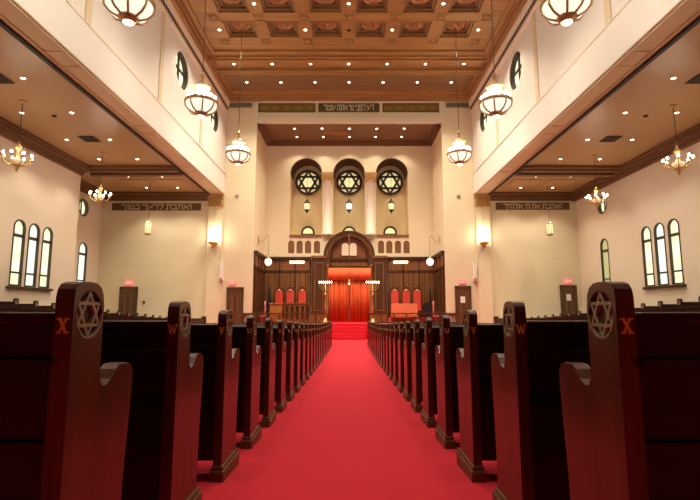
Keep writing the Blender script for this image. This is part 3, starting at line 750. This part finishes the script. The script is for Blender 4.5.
# side chairs facing the centre
def side_chair(x, rz, lab, mat):
    t = thing('armchair', lab, 'chair', (x, 26.98, STG), rz)
    t.scale = (.8, .8, 1)
    MB().poly([(-.26, .35), (.26, .35), (.26, 1.0)]+circle(0, 1.0, .26, 10, 0, PI)[1:-1]+[(-.26, 1.0)], lambda a, b, d: (a, d, b), .14, .24).build('backrest', mat, t, bevel=.02)
    box('seat', mat, -.27, .27, -.28, .16, .34, .46, t, .025)
    for s in (-1, 1):
        a, c = sorted((s*.26, s*.32)); box('armrest', M['paneldark'], a, c, -.26, .18, .6, .66, t, .01)
        for yy in (-.24, .16): box('leg', M['paneldark'], s*.25-.025, s*.25+.025, yy-.025, yy+.025, 0, .34 if yy > 0 else .6, t)
    return t
side_chair(-5.0, -1.3, 'rose-red armchair turned inward at the left end of the stage', M['pinkred'])
side_chair(4.92, 1.3, 'rose-red armchair turned inward at the right end of the stage', M['pinkred'])
def club(x, y, z, s, lab):
    t = thing('leather_chair', lab, 'chair', (x, y, z)); t.scale = (1, 1, 1.15)
    mb = MB(); mb.poly([(-.36*s, .4), (.36*s, .4), (.38*s, .85*s)]+circle(0, .85*s, .38*s, 14, 0, PI)[1:-1]+[(-.38*s, .85*s)], lambda a, b, d: (a, d, b), .15, .32)
    mb.build('backrest', M['leather'], t, bevel=.06)
    box('seat', M['leather'], -.36*s, .36*s, -.32, .2, .32, .48, t, .04)
    for q in (-1, 1): a, c = sorted((q*.3*s, q*.42*s)); box('armrest', M['leather'], a, c, -.3, .25, .45, .66, t, .03)
    mb = MB(); mb.lathe([(.04, .06), (.04, .34)], (0,0,0), 10)
    for k in range(5): a = 2*PI*k/5; mb.tube([(0, 0, .08), (.3*math.cos(a), .3*math.sin(a), .03)], .025, 6)
    mb.build('swivel_base', M['rod'], t)
club(-4.93, 28.3, STG+.28, .7, 'black leather chair at the left end of the stage beside the orange-lit desk')
club(4.55, 27.75, STG+.0, .85, 'large black leather chair at the right end of the stage beside the cloth table')
# flag poles: thin dark uprights against the side panelling
for x, lab in ((-5.0, 'thin dark flag pole standing against the left panelling of the stage'), (4.98, 'thin dark flag pole standing against the right panelling of the stage')):
    t = thing('flag_pole', lab, 'pole', (x, 29.3, STG+.28))
    MB().lathe([(.16, 0), (.15, .05), (.03, .08)], (0,0,0), 14).build('base', M['bronze'], t)
    MB().lathe([(.02, .06), (.02, 2.1)], (0,0,0), 10).build('pole', M['bronze'], t)
    mb = MB()
    for k in range(12):
        pass
    MB().lathe([(.05, .85), (.085, 1.0), (.07, 1.4), (.05, 1.8), (.025, 2.0)], (0,0,0), 12).build('furled_cloth', M['leather'], t)

# orange-lit desk and arched screen at left, cloth table at right
t = thing('reading_desk', 'orange-lit oak desk on the left of the stage before the red chairs', 'desk', (-4.28, 27.5, STG))
MB().box(-.34, .34, -.25, .25, .08, 1.08).build('body', M['oaklit'], t, bevel=.01)
MB().box(-.38, .38, -.29, .29, 1.08, 1.14).build('top', M['oaklit'], t, bevel=.01)
MB().box(-.3, .3, -.2, .2, 0, .08).build('base', M['paneldark'], t)
t = thing('arched_screen', 'carved wooden screen with arched openings on the left of the stage', 'screen', (-3.06, 27.5, STG))
hs = [arch(-.6+.3*k, .2, .2, .98, 10) for k in range(5)]
MB().poly([(-.76, 0), (.76, 0), (.76, 1.1), (-.76, 1.1)], lambda a, b, d: (a, d, b), -.03, .03, hs).build('arcade_panel', M['panel'], t)
MB().box(-.76, .76, .03, .05, 0, 1.05).build('backing', M['paneldark'], t)
MB().box(-.8, .8, -.07, .07, 1.1, 1.16).build('top_rail', M['panel'], t, bevel=.01)
t = thing('cloth_table', 'wooden reading table under the orange-red cloth at right of the stage', 'table', (3.14, 27.5, STG))
MB().box(-.70, .70, -.3, .3, 1.05, 1.1).build('tabletop', M['paneldark'], t)
for sx in (-1, 1):
    for sy in (-1, 1): box('leg', M['paneldark'], sx*.62-.03, sx*.62+.03, sy*.24-.03, sy*.24+.03, 0, 1.05, t)
mb = MB(); mb.box(-.73, .73, -.33, .33, 1.102, 1.125); 
N = 24
for sgn, yy in ((-1, -.33), (1, .33)):
    vs = []
    for k in range(N+1):
        x = -.73+1.46*k/N; w = .012*math.sin(k*1.9); vs += [(x, yy, 1.12), (x, yy+sgn*(.015+w), .35)]
    mb.add(vs, [(2*k, 2*k+2, 2*k+3, 2*k+1) for k in range(N)], 0, True)
for sgn, xx in ((-1, -.73), (1, .73)):
    vs = []
    for k in range(13):
        y = -.33+.66*k/12; w = .012*math.sin(k*1.9); vs += [(xx, y, 1.12), (xx+sgn*(.015+w), y, .35)]
    mb.add(vs, [(2*k, 2*k+2, 2*k+3, 2*k+1) for k in range(12)], 0, True)
o = tag(mb.build('tablecloth', M['cloth'], None, (3.14, 27.5, STG)), 'orange-red cloth draped over the reading table at right of the stage', 'tablecloth')
t = thing('low_bench', 'low dark bench beside the cloth table at right of the stage', 'bench', (4.15, 26.85, STG))
MB().box(-.3, .3, -.18, .18, .5, .58).build('seat', M['paneldark'], t, bevel=.01)
for sx in (-1, 1): box('leg', M['paneldark'], sx*.25-.03, sx*.25+.03, -.15, .15, 0, .5, t)

# railings at the front of the stage
def railing(x0, x1, lab):
    L = x1-x0; t = thing('stage_railing', lab, 'railing', ((x0+x1)/2, 26.55, STG)); h = L/2
    box('top_rail', M['paneldark'], -h, h, -.05, .05, .53, .59, t, .012)
    box('bottom_rail', M['paneldark'], -h, h, -.04, .04, .03, .09, t, .01)
    n = 7
    for k in range(n+1): 
        x = -h+.035+(L-.07)*k/n; box('post', M['paneldark'], x-.035, x+.035, -.04, .04, 0, .53, t, .008)
    mb = MB(); q = int(L/.17)
    for k in range(q):
        x = -h+k*L/q; w = L/q
        mb.bar((x, 0, .1), (x+w, 0, .52), .022, .02); mb.bar((x, 0, .52), (x+w, 0, .1), .022, .02)
    mb.build('lattice', M['paneldark'], t)
railing(-6.02, -1.2, 'dark lattice railing along the stage front left of the steps'); railing(1.03, 5.98, 'dark lattice railing along the stage front right of the steps')
for x, s in ((-1.08, 1), (.92, 1)):
    pass

# picture lights on panelling
for x, lab in ((-3.37, 'lit white strip light on the panelling left of the ark'), (3.22, 'lit white strip light on the panelling right of the ark')):
    t = thing('picture_light', lab, 'lamp', (x, RW-.06, 4.55))
    MB().box(-.46, .46, -.22, -.16, .0, .14).build('light_tube', M['strip_light'], t, bevel=.02)
    mb = MB(); mb.box(-.5, .5, -.2, -.1, .1, .17); mb.box(-.3, -.26, -.12, .0, .08, .14); mb.box(.26, .3, -.12, 0, .08, .14); mb.build('housing', M['brass'], t)

# star windows at the back of the niches
def star_bars(mb, r, w, t, n, fn, m=0):
    for ph in (PI/2, -PI/2):
        p = [(r*math.cos(ph+2*PI*k/3), r*math.sin(ph+2*PI*k/3)) for k in range(3)]
        for k in range(3): mb.bar(fn(*p[k]), fn(*p[(k+1) % 3]), w, t, n, m)
for x in AX:
    w = struct(empty('window_%d' % WN, (x, NW, 10.28))); WN += 1
    R0 = .88; fn = lambda a, b, d: (a, -d, b)
    mb = MB(); mb.poly(circle(0, 0, R0, 40), fn, .0, .14, [circle(0, 0, R0-.15, 40)])
    star_bars(mb, R0-.08, .135, .1, (0,1,0), lambda a, b: (a, -.06, b))
    mb.build('window_frame', M['bronze'], w)
    MB().poly(circle(0, 0, R0-.05, 40), fn, .005, .02).build('pane', M['starglass'], w)
    MB().poly(circle(0, 0, .43, 6, PI/6, PI/6+2*PI), fn, .02, .04).build('centre_pane', M['starcentre'], w)
# half-round windows
for x in (-2.85, -.06, 2.72):
    w = struct(empty('window_%d' % WN, (x, NW, 6.62))); WN += 1
    fn = lambda a, b, d: (a, -d, b)
    o_ = circle(0, .16, .46, 22, 0, PI); i_ = circle(0, .16, .34, 22, 0, PI)
    MB().poly([(-.46, 0), (.46, 0)]+o_, fn, 0, .12, [[(-.34, .1), (.34, .1)]+i_]).build('window_frame', M['bronze'], w)
    MB().poly([(-.36, .06), (.36, .06)]+circle(0, .16, .36, 22, 0, PI), fn, .01, .03).build('pane', M['starcentre'], w)

# ------------------------------------------------------------------ lamps
def nave_chandelier(loc):
    t = thing('chandelier', 'x', 'chandelier', loc, 0, 'large nave chandeliers')
    top = ZC+.20-loc[2]
    MB().tube([(0, 0, .98), (0, 0, top)], .014, 8).build('cord', M['rod'], t)
    MB().lathe([(.001, top-.12), (.05, top-.1), (.09, top-.03), (.10, top)], (0,0,0), 14).build('ceiling_canopy', M['brass'], t)
    MB().lathe([(.03, .70), (.055, .74), (.03, .80), (.05, .86), (.09, .90), (.05, .95), (.02, 1.02)], (0,0,0), 14).build('finial', M['copper'], t)
    MB().lathe([(.29, .50), (.29, .54), (.22, .58), (.11, .67), (.05, .72)], (0,0,0), 8, 0, False).build('cap', M['copper'], t)
    MB().lathe([(.245, .13), (.245, .50)], (0,0,0), 8, 0, False).build('drum_glass', M['drumglass'], t)
    mb = MB()
    for k in range(8):
        a = 2*PI*k/8; mb.tube([(.25*math.cos(a), .25*math.sin(a), .12), (.25*math.cos(a), .25*math.sin(a), .51)], .013, 6)
    mb.build('drum_frame', M['copper'], t)
    MB().lathe([(.26, .10), (.50, .07), (.53, .03), (.53, -.04), (.50, -.06), (.47, -.04)], (0,0,0), 24).build('ring', M['copper'], t)
    MB().lathe([(.485, -.05), (.46, -.16), (.36, -.28), (.20, -.36)], (0,0,0), 24).build('bowl_glass', M['milk'], t)
    for k in range(8):
        a = 2*PI*(k+.5)/8; c, s_ = math.cos(a), math.sin(a)
        MB().tube([(r*c, r*s_, z) for r, z in ((.50, -.04), (.48, -.175), (.375, -.30), (.20, -.38))], .026, 6).build('rib', M['copper'], t)
    MB().lathe([(.21, -.34), (.22, -.38), (.16, -.42), (.12, -.45), (.12, -.47)], (0,0,0), 20).build('bottom_cup', M['copper'], t)
    MB().lathe([(.115, -.465), (.09, -.49), (.001, -.5)], (0,0,0), 16).build('bottom_lens', M['lens'], t)
    for k in range(12):
        a = 2*PI*k/12
        MB().ball((.42*math.cos(a), .42*math.sin(a), .155), .055, 8, 0, 1.2).build('bulb', M['bulb'], t)
    return t
NCH = [(x, y) for y in (14.4, 19.4, 9.43, 4.5) for x in (-4.78, 4.68)]
nm = {14.4: 'second', 19.4: 'farthest', 9.43: 'nearest visible', 4.5: 'overhead', -.5: 'rearmost'}
c0 = None
for x, y in NCH:
    side = 'left' if x < 0 else 'right'
    lab = {14.4: 'large glowing copper chandelier hanging midway along the %s of the nave', 19.4: 'large glowing copper chandelier nearest the stage on the %s of the nave',
           9.43: 'large glowing copper chandelier cut by the top of the photo on the %s', 4.5: 'large copper chandelier hanging out of view above the near pews on the %s',
           -.5: 'large copper chandelier hanging out of view behind the viewpoint on the %s'}[y] % side
    if c0 is None: c0 = nave_chandelier((x, y, 8.22)); c0['label'] = lab
    else: dup(c0, (x, y, 8.22), None, lab)

def side_chandelier(loc):
    t = thing('arm_chandelier', 'x', 'chandelier', loc, 0, 'brass arm chandeliers of the side aisles')
    top = ZS-loc[2]
    MB().tube([(0, 0, .48), (0, 0, top)], .012, 8).build('cord', M['rod'], t)
    MB().lathe([(.02, top-.08), (.09, top-.04), (.11, top)], (0,0,0), 14).build('ceiling_canopy', M['brass'], t)
    MB().lathe([(.03, -.22), (.05, -.1), (.06, .1), (.04, .2), (.10, .26), (.11, .32), (.05, .36), (.03, .5)], (0,0,0), 14).build('column', M['brass'], t)
    MB().lathe([(.001, -.5), (.03, -.46), (.04, -.4), (.09, -.34), (.06, -.28), (.12, -.24), (.03, -.2)], (0,0,0), 14).build('bottom_finial', M['brass'], t)
    MB().lathe([(.05, -.24), (.15, -.19), (.18, -.10), (.17, -.09)], (0,0,0), 16).build('bowl', M['alabaster'], t)
    for k in range(8):
        a = 2*PI*k/8+.2; c, s_ = math.cos(a), math.sin(a)
        MB().tube([(r*c, r*s_, z) for r, z in ((.05, -.3), (.16, -.27), (.3, -.21), (.37, -.12), (.40, -.03))], .018, 6).lathe([(.02, -.05), (.055, -.03), (.06, .0)], (.40*c, .40*s_, 0), 8).build('arm', M['brass'], t)
        MB().ball((.40*c, .40*s_, .05), .036, 8, 0, 1.3).build('bulb', M['bulbsmall'], t)
    return t
s0 = None
for x, y in ((-10.5, 14.36), (-10.5, 19.3), (10.6, 14.7), (10.6, 19.75), (-10.5, 9.4), (10.6, 9.6)):
    side = 'left' if x < 0 else 'right'
    lab = ('brass arm chandelier nearest the frame edge in the %s side aisle' if 13 < y < 16 else 'brass arm chandelier nearer the front wall in the %s side aisle' if y > 16 else
           'brass arm chandelier out of view in the middle of the %s side aisle' if y > 8 else 'brass arm chandelier out of view at the rear of the %s side aisle') % side
    if s0 is None: s0 = side_chandelier((x, y, 6.4)); s0['label'] = lab
    else: dup(s0, (x, y, 6.4), None, lab)

def lantern(name, loc, R, H, top, glass, lab, group=None, taper=False):
    t = thing(name, lab, 'lantern', loc, 0, group); h = H/2
    MB().tube([(0, 0, h+.16*H), (0, 0, top-loc[2])], .011, 6).build('cord', M['rod'], t)
    if taper:
        MB().lathe([(R, h*.5), (R*.95, h*.62), (R*.45, h*1.0), (R*.15, h*1.32)], (0,0,0), 6, 0, False).build('cap', M['bronze'], t)
        MB().lathe([(R*.7, -h*.55), (R*.88, h*.5)], (0,0,0), 6, 0, False).build('glass', M[glass], t)
        MB().lathe([(.001, -h*1.1), (R*.25, -h*.95), (R*.35, -h*.75), (R*.8, -h*.55), (R*.8, -h*.48)], (0,0,0), 6, 0, False).build('bottom', M['bronze'], t)
        lo, hi, rl, rh = -h*.55, h*.52, R*.75, R*.93
    else:
        MB().lathe([(R, h*.72), (R, h*.85), (R*.6, h), (R*.2, h*1.15), (R*.1, h*1.35)], (0,0,0), 8, 0, False).build('cap', M['brass'], t)
        MB().lathe([(R*.88, -h*.7), (R*.88, h*.75)], (0,0,0), 8, 0, False).build('glass', M[glass], t)
        MB().lathe([(R*.3, -h), (R*.7, -h*.9), (R, -h*.82), (R, -h*.66)], (0,0,0), 8, 0, False).build('bottom', M['brass'], t)
        lo, hi, rl, rh = -h*.7, h*.75, R*.92, R*.92
    mb = MB(); n = 6 if taper else 8
    for k in range(n):
        a = 2*PI*k/n; mb.tube([(rl*math.cos(a), rl*math.sin(a), lo), (rh*math.cos(a), rh*math.sin(a), hi)], .016, 6)
    mb.build('cage', M['bronze' if taper else 'brass'], t)
    return t
lantern('hanging_lantern', (-10.5, 24.1, 5.8), .19, .72, ZS, 'lantern', 'brass lantern hanging before the Hebrew sign of the left side aisle')
lantern('hanging_lantern', (10.6, 24.6, 5.85), .19, .72, ZS, 'lantern', 'brass lantern hanging before the Hebrew sign of the right side aisle')
for x, nm_, g in zip(AX, ('left', 'middle', 'right'), ('lantern', 'lanternwhite', 'lantern')):
    lantern('niche_lantern', (x, 30.7, 8.42), .24, .82, 11.5, g, 'dark lantern hanging below the star window in the %s arch' % nm_, 'lanterns in the three arches', True)

# sconces hanging on the pilasters
for x, sd in ((-7.69, 'left'), (7.55, 'right')):
    t = thing('wall_sconce', 'bright glass sconce with brass base on the gold-capped pilaster %s of the stage' % sd, 'sconce', (x, FW-.12, 5.75), 0, 'sconces on the pilasters')
    MB().lathe([(.25, -.38), (.27, -.1), (.27, .4)], (0, -.3, 0), 12, 0, False).build('glass', M['sconce'], t)
    mb = MB().lathe([(.001, -.72), (.05, -.68), (.09, -.62), (.04, -.56), (.16, -.48), (.27, -.44), (.28, -.36), (.25, -.36)], (0, -.3, 0), 12)
    mb.box(-.05, .05, -.3, 0, -.56, -.5); mb.build('bottom', M['brass'], t)
    mb = MB()
    for k in range(6):
        a = 2*PI*k/6; mb.tube([(.275*math.cos(a), -.3+.275*math.sin(a), -.4), (.28*math.cos(a), -.3+.28*math.sin(a), .42)], .012, 6)
    mb.build('cage', M['brass'], t)
    MB().tube([(0, -.3, .4), (0, -.3, 1.7), (0, 0, 1.72)], .014, 6).lathe([(.06, 1.66), (.06, 1.74)], (0, -.3, 0), 10).build('hanging_rod', M['brass'], t)

# globes on brackets beside the panelling
for s, x0, sd in ((1, -RX, 'left'), (-1, RX-.1, 'right')):
    t = thing('globe_lantern', 'white globe lantern hung from a scrolled bracket at the %s side of the stage recess' % sd, 'lantern', (x0, 27.8, 5.75), 0, 'globe lanterns on brackets')
    mb = MB(); mb.box(min(0, s*.05), max(0, s*.05), -.05, .05, -.25, .25)
    mb.tube([(s*.03, 0, -.05), (s*.2, 0, -.12), (s*.38, 0, .0), (s*.5, 0, .22), (s*.64, 0, .24)], .02, 8)
    mb.build('bracket', M['brass'], t)
    MB().tube([(s*.64, 0, .24), (s*.64, 0, -1.12)], .011, 6).build('cord', M['rod'], t)
    MB().lathe([(.001, -1.55), (.1, -1.53), (.2, -1.42), (.22, -1.3), (.19, -1.18), (.13, -1.13)], (s*.64, 0, 0), 16).build('globe', M['lanternwhite'], t)
    mb = MB().lathe([(.15, -1.16), (.14, -1.12), (.05, -1.04), (.02, -1.0)], (s*.64, 0, 0), 14)
    mb.build('cap', M['brass'], t)

# recessed downlights
def spot(loc, energy, size=1.9, col=WARM, blend=.6, name='ceiling_spot', r=.06):
    l = bpy.data.lights.new(name, 'SPOT'); l.energy = energy; l.spot_size = size; l.spot_blend = blend; l.color = col; l.shadow_soft_size = r
    o = bpy.data.objects.new(name, l); COL.objects.link(o); o.location = loc
    return o
dl = None
def downlight(x, y, z, lab, grp, e=0., dim=False):
    global dl
    if dl is None:
        dl = thing('downlight', lab, 'downlight', (x, y, z), 0, grp)
        MB().lathe([(.055, -.004), (.08, -.02), (.09, -.012), (.09, 0), (.055, 0)], (0,0,0), 16).build('trim_ring', M['white'], dl)
        MB().lathe([(.001, -.010), (.056, -.009), (.056, -.001)], (0,0,0), 14).build('lens', M['lens'], dl)
    else: dup(dl, (x, y, z), None, lab, grp)
    if e: spot((x, y, z-.03), e)
E1, E2 = 290., 130.
xs7 = [-5.88+1.94*k for k in range(7)]
for k, x in enumerate(xs7): downlight(x, 22.4, ZC, 'small round downlight, %s from the left in the flat ceiling band nearest the coffers' % ORD[k], 'downlights in the band before the coffers', E1)
for k, x in enumerate([-5.63+1.86*k for k in range(7)]): downlight(x, 24.3, ZC-.015, 'small round downlight, %s from the left in the dark ceiling panel nearest the Hebrew sign' % ORD[k], 'downlights in the panel by the front wall', E1)
for k, x in enumerate((-5.8, -1.98, 1.88, 5.7)): downlight(x, 19.48, ZC, 'small round downlight, %s from the left between the coffers nearest the stage' % ORD[k], 'downlights between the front coffers', E1)
for k, x in enumerate((-3.9, -.05, 3.8)): downlight(x, 17.68, ZC, 'small round downlight, %s from the left between the second row of coffers' % ORD[k], 'downlights between the second row of coffers', E1)
for y in (12., 7.5, 2.9):  # bare spots with no fixture; the nearest row is added to brighten the carpet
    for x in (-3.9, -.05, 3.8): spot((x, y, ZC-.05), E1)
t = tag(MB().lathe([(.09, 0), (.09, -.03), (.05, -.05), (.001, -.05)], (0,0,0), 14).build('ceiling_sensor', M['vent']), 'small black ceiling sensor between the two middle front coffers', 'sensor'); t.location = (-.05, 19.5, ZC)
for s, xs, nm_ in ((-1, (-9.45, -11.15), 'left'), (1, (9.35, 11.1), 'right')):
    k = 0
    for y in (12.85, 15.25, 17.8, 20.2, 22.95, 25.1):
        for x, ps in zip(xs, ('nave', 'window')):
            downlight(x, y, ZS-(.0 if y < 21 else .0), 'small round downlight, %s from the front wall, %s-side row of the %s aisle ceiling' % (ORD[[25.1, 22.95, 20.2, 17.8, 15.25, 12.85].index(y)], ps, nm_), 'downlights in the %s aisle ceiling' % nm_, E2)
    for y in (10.4, 8.):
        for x in xs: spot((x, y, ZS-.05), E2)
    t = tag(MB().lathe([(.08, 0), (.08, -.02), (.05, -.05), (.001, -.055)], (0,0,0), 14).build('ceiling_sensor', M['vent']), 'small dark ceiling sensor between downlights in the %s aisle ceiling' % nm_, 'sensor'); t.location = (s*10.2, 15.5, ZS)
    for y, q in ((17.7, 'farther'), (12.85, 'nearer')):
        t = thing('air_vent', 'dark square air vent in the %s aisle ceiling, the %s of two' % (nm_, q), 'vent', (s*10.2, y, ZS))
        box('vent_frame', M['vent'], -.30, .30, -.30, .30, -.025, 0, t)
        mb = MB()
        for k2 in range(8): mb.box(-.27, .27, -.265+k2*.07, -.245+k2*.07, -.035, -.02)
        mb.build('louvre', M['bronze'], t)
for k, (x, y) in enumerate([(-3.4+1.68*i, 27.6) for i in range(5)]+[(-3.4+1.68*i, 29.) for i in range(5)]):
    downlight(x, y, ZR+.02, 'small round downlight, %s from the left in the %s row of the stage recess ceiling' % (ORD[k % 5], 'front' if k < 5 else 'rear'), 'downlights in the stage recess ceiling', 90.)
t = tag(MB().lathe([(.8, .0), (.8, -.02), (.001, -.025)], (0,0,0), 28).build('ceiling_medallion', M['oaklit']), 'flat oval orange-brown patch in the middle of the stage recess ceiling', 'ceiling panel'); t.location = (-.9, 28.4, ZR+.02); t.scale = (1, .35, 1)

# ------------------------------------------------------------------ pews
PROF = [(0, 0), (0, 1.03), (.006, 1.055), (.02, 1.071), (.045, 1.079), (.09, 1.081), (.125, 1.078), (.152, 1.065), (.168, 1.04), (.175, 1.0), (.175, .81), (.178, .765), (.195, .742), (.22, .74), (.25, .755), (.28, .785),
        (.305, .80), (.36, .80), (.395, .79), (.415, .765), (.418, .73), (.385, .40), (.375, .12), (.385, 0)]
STAR_C = (.09, .978); STAR_R = .073
PT = .056
def letter_mesh(ch):
    if ch in 'XWV':
        mb = MB()
        def st(p, q, w=.22): mb.bar((p[0], 0, p[1]), (q[0], 0, q[1]), w, .3)
        def sf(x, z, w=.46): mb.box(x-w/2, x+w/2, -.15, .15, z-.06, z+.06)
        if ch == 'X': st((-.34, -.5), (.34, .5), .16); st((-.34, .5), (.34, -.5), .24); [sf(x, z) for x in (-.36, .36) for z in (-.47, .47)]
        if ch == 'V': st((-.36, .5), (0, -.5), .22); st((.36, .5), (0, -.5), .14); sf(-.38, .47); sf(.38, .47)
        if ch == 'W': st((-.6, .5), (-.28, -.5), .2); st((-.28, -.5), (0, .45), .14); st((0, .45), (.28, -.5), .2); st((.28, -.5), (.6, .5), .14); sf(-.62, .47, .4); sf(.62, .47, .4)
        for i, v in enumerate(mb.v): mb.v[i] = (v[0]*.031, v[1]*.012, v[2]*.043)
        o = mb.build('row_letter', M['gold']); me = o.data; bpy.data.objects.remove(o)
        return me
    me = text_mesh(ch, .054, .002, False, .0012); me.transform(Matrix.Rotation(PI/2, 4, 'X')); me.materials.clear(); me.materials.append(M['gold'])
    return me
LET = 'ABCDEFGHIJKLMNOPQRSTUVWX'
LM = {c: letter_mesh(c) for c in LET}
def end_panel_mesh(s, name='end_panel'):
    fn = lambda a, b, d: (s*d, a, b)
    mb = MB()
    hole = circle(*STAR_C, STAR_R, 28)
    mb.poly(PROF, fn, 0, PT, [hole], 0, None, True, False)
    # (hole wall only needs to be shallow: floor disc)
    mb.poly(hole, fn, .014, .016, (), 1)
    mb.poly(PROF, fn, PT, PT-.0001, (), 0, None, True, False)
    return mb
def pew(s, L, parent_label, cat='pew', simple=False, group=None):
    t = thing('pew', parent_label, 'pew', (0,0,0), 0, group)
    e = end_panel_mesh(s).build('end_panel', [M['pew'], M['paneldark']], t, bevel=.007)
    mb = MB()
    fn = lambda a, b, d: (s*d, a, b)
    mb.poly(circle(*STAR_C, STAR_R+.004, 28, PI, 2*PI)+circle(*STAR_C, STAR_R-.002, 28, PI, 2*PI)[::-1], fn, -.002, .013)
    star_bars(mb, STAR_R-.004, .0105, .012, (1,0,0), lambda a, b: (s*.008, STAR_C[0]+a, STAR_C[1]+b))
    mb.build('star_carving', M['carving'], e)
    mb = MB(); x0, x1 = sorted((-s*.018, s*(PT+.018))); mb.box(x0, x1, -.02, .43, -.045, .055, 0); x0, x1 = sorted((-s*.01, s*(PT+.01))); mb.box(x0, x1, -.012, .405, .055, .085, 0)
    mb.build('foot', M['pewfoot'], t, bevel=.008)
    a, c = sorted((s*PT, s*(L-.05)))
    box('backrest', M['pewshade'], a, c, .055, .085, .10, .955, t)
    box('top_rail', M['pewshade'], a, c, -.004, .09, .95, .985, t, .012)
    mb = MB(); mb.box(a, c, .0, .03, .845, .952); mb.box(a, c, -.03, .06, .825, .847); mb.box(a, c, .035, .06, .575, .60); mb.build('book_rack', M['pewshade'], t)
    mb = MB(); mb.box(a, c, .085, .395, .40, .435); mb.box(a, c, .36, .385, .30, .40); mb.build('seat', M['pewshade'], t, bevel=.008)
    fn2 = lambda p, q, d: (s*(L-.05+d), p, q)
    MB().poly(PROF, fn2, 0, .05).build('outer_end', M['pew'], t, bevel=.007)
    return t
protoL = protoR = None
for k in range(24):
    y = 1.42+.88*k; ch = LET[23-k]; z = zf(y)+.012
    for s in (-1, 1):
        lab = 'dark mahogany pew lettered %s, %s from the viewer %s of the red aisle' % (ch, ORD[k], 'left' if s < 0 else 'right')
        grp = 'centre pews %s of the aisle' % ('left' if s < 0 else 'right')
        loc = (-.828 if s < 0 else .797, y, z)
        if s < 0:
            if protoL is None: o = protoL = pew(s, 5.9, lab, group=grp)
            else: o = dup(protoL, loc, None, lab, grp)
        else:
            if protoR is None: o = protoR = pew(s, 5.9, lab, group=grp)
            else: o = dup(protoR, loc, None, lab, grp)
        o.location = loc
        o['label'] = lab
for o in [o for o in bpy.data.objects if o.name.split('.')[0] == 'pew']:
    k = round((o.location.y-1.42)/.88); s = -1 if o.location.x < 0 else 1
    l = bpy.data.objects.new('row_letter', LM[LET[23-k]]); COL.objects.link(l); l.parent = o; l.location = (s*(PT/2), -.002, .945)
# side-aisle pews (seen over the partition)
protoS = {}
for s, y0, n in ((-1, 12.8, 15), (1, 12.98, 15)):
    for k in range(n):
        y = y0+.88*k; z = zside(y+.42)-.002
        lab = 'dark pew in the %s side aisle, %s row back from the front wall' % ('left' if s < 0 else 'right', ORD[n-1-k]); grp = '%s side aisle pews' % ('left' if s < 0 else 'right')
        loc = (s*9.7, y, z)
        if s not in protoS:
            o = protoS[s] = pew(s, 2.6, lab, group=grp); o.name = 'side_pew'
            for c in o.children:
                if c.name.startswith(('end_panel', 'outer_end')): c.data.materials[0] = M['pewshade']
        else: o = dup(protoS[s], loc, None, lab, grp)
        o.location = loc
# low partitions between nave and side aisles
for s, sd in ((-1, 'left'), (1, 'right')):
    KN = [(5, 2.0), (10.7, 1.71), (13.2, 1.60), (15, 1.46), (18, 1.33), (22, 1.22), (26, 1.15)]
    def zt(d):
        for (a, p), (c, q) in zip(KN[:-1], KN[1:]):
            if a <= d <= c: return p+(q-p)*(d-a)/(c-a)
    t = thing('partition', 'long low dark wooden partition between the centre pews and the %s side aisle' % sd, 'partition', (s*7.92, 0, 0))
    pts = [6+i*1.0 for i in range(20)]+[25.7]
    mb = MB(); cap = MB()
    for a, c in zip(pts[:-1], pts[1:]):
        mb.hexa([(-.06, a, zf(a)-.02), (.06, a, zf(a)-.02), (.06, c, zf(c)-.02), (-.06, c, zf(c)-.02), (-.06, a, zt(a)-.05), (.06, a, zt(a)-.05), (.06, c, zt(c)-.05), (-.06, c, zt(c)-.05)])
        cap.hexa([(-.1, a, zt(a)-.05), (.1, a, zt(a)-.05), (.1, c, zt(c)-.05), (-.1, c, zt(c)-.05), (-.1, a, zt(a)), (.1, a, zt(a)), (.1, c, zt(c)), (-.1, c, zt(c))])
    mb.build('partition_panel', M['pewshade'], t); cap.build('cap_rail', M['pewshade'], t)
    for yy in (25.75,):
        box('end_post', M['pew'], -.12, .12, yy-.1, yy+.1, -.05, 1.26, t, .02)

# ------------------------------------------------------------------ world, camera, view
w = bpy.data.worlds.new('World'); scene.world = w; w.use_nodes = True
w.node_tree.nodes['Background'].inputs['Color'].default_value = (.55, .62, .75, 1); w.node_tree.nodes['Background'].inputs['Strength'].default_value = .3
cam = bpy.data.cameras.new('camera'); co = bpy.data.objects.new('camera', cam); COL.objects.link(co)
cam.sensor_width = 36.; cam.lens = 36*470/700.; cam.clip_end = 200; cam.clip_start = .05
co.location = (0, 0, 1.6); co.rotation_euler = (PI/2+math.atan(60/470.), 0, 0)
scene.camera = co
scene.view_settings.view_transform = 'Standard'; scene.view_settings.look = 'None'; scene.view_settings.gamma = 1
scene.view_settings.exposure = 1.17
scene.view_settings.use_curve_mapping = False
scene.cycles.use_denoising = True
scene.cycles.max_bounces = 8; scene.cycles.diffuse_bounces = 5
scene.cycles.sample_clamp_indirect = 5.
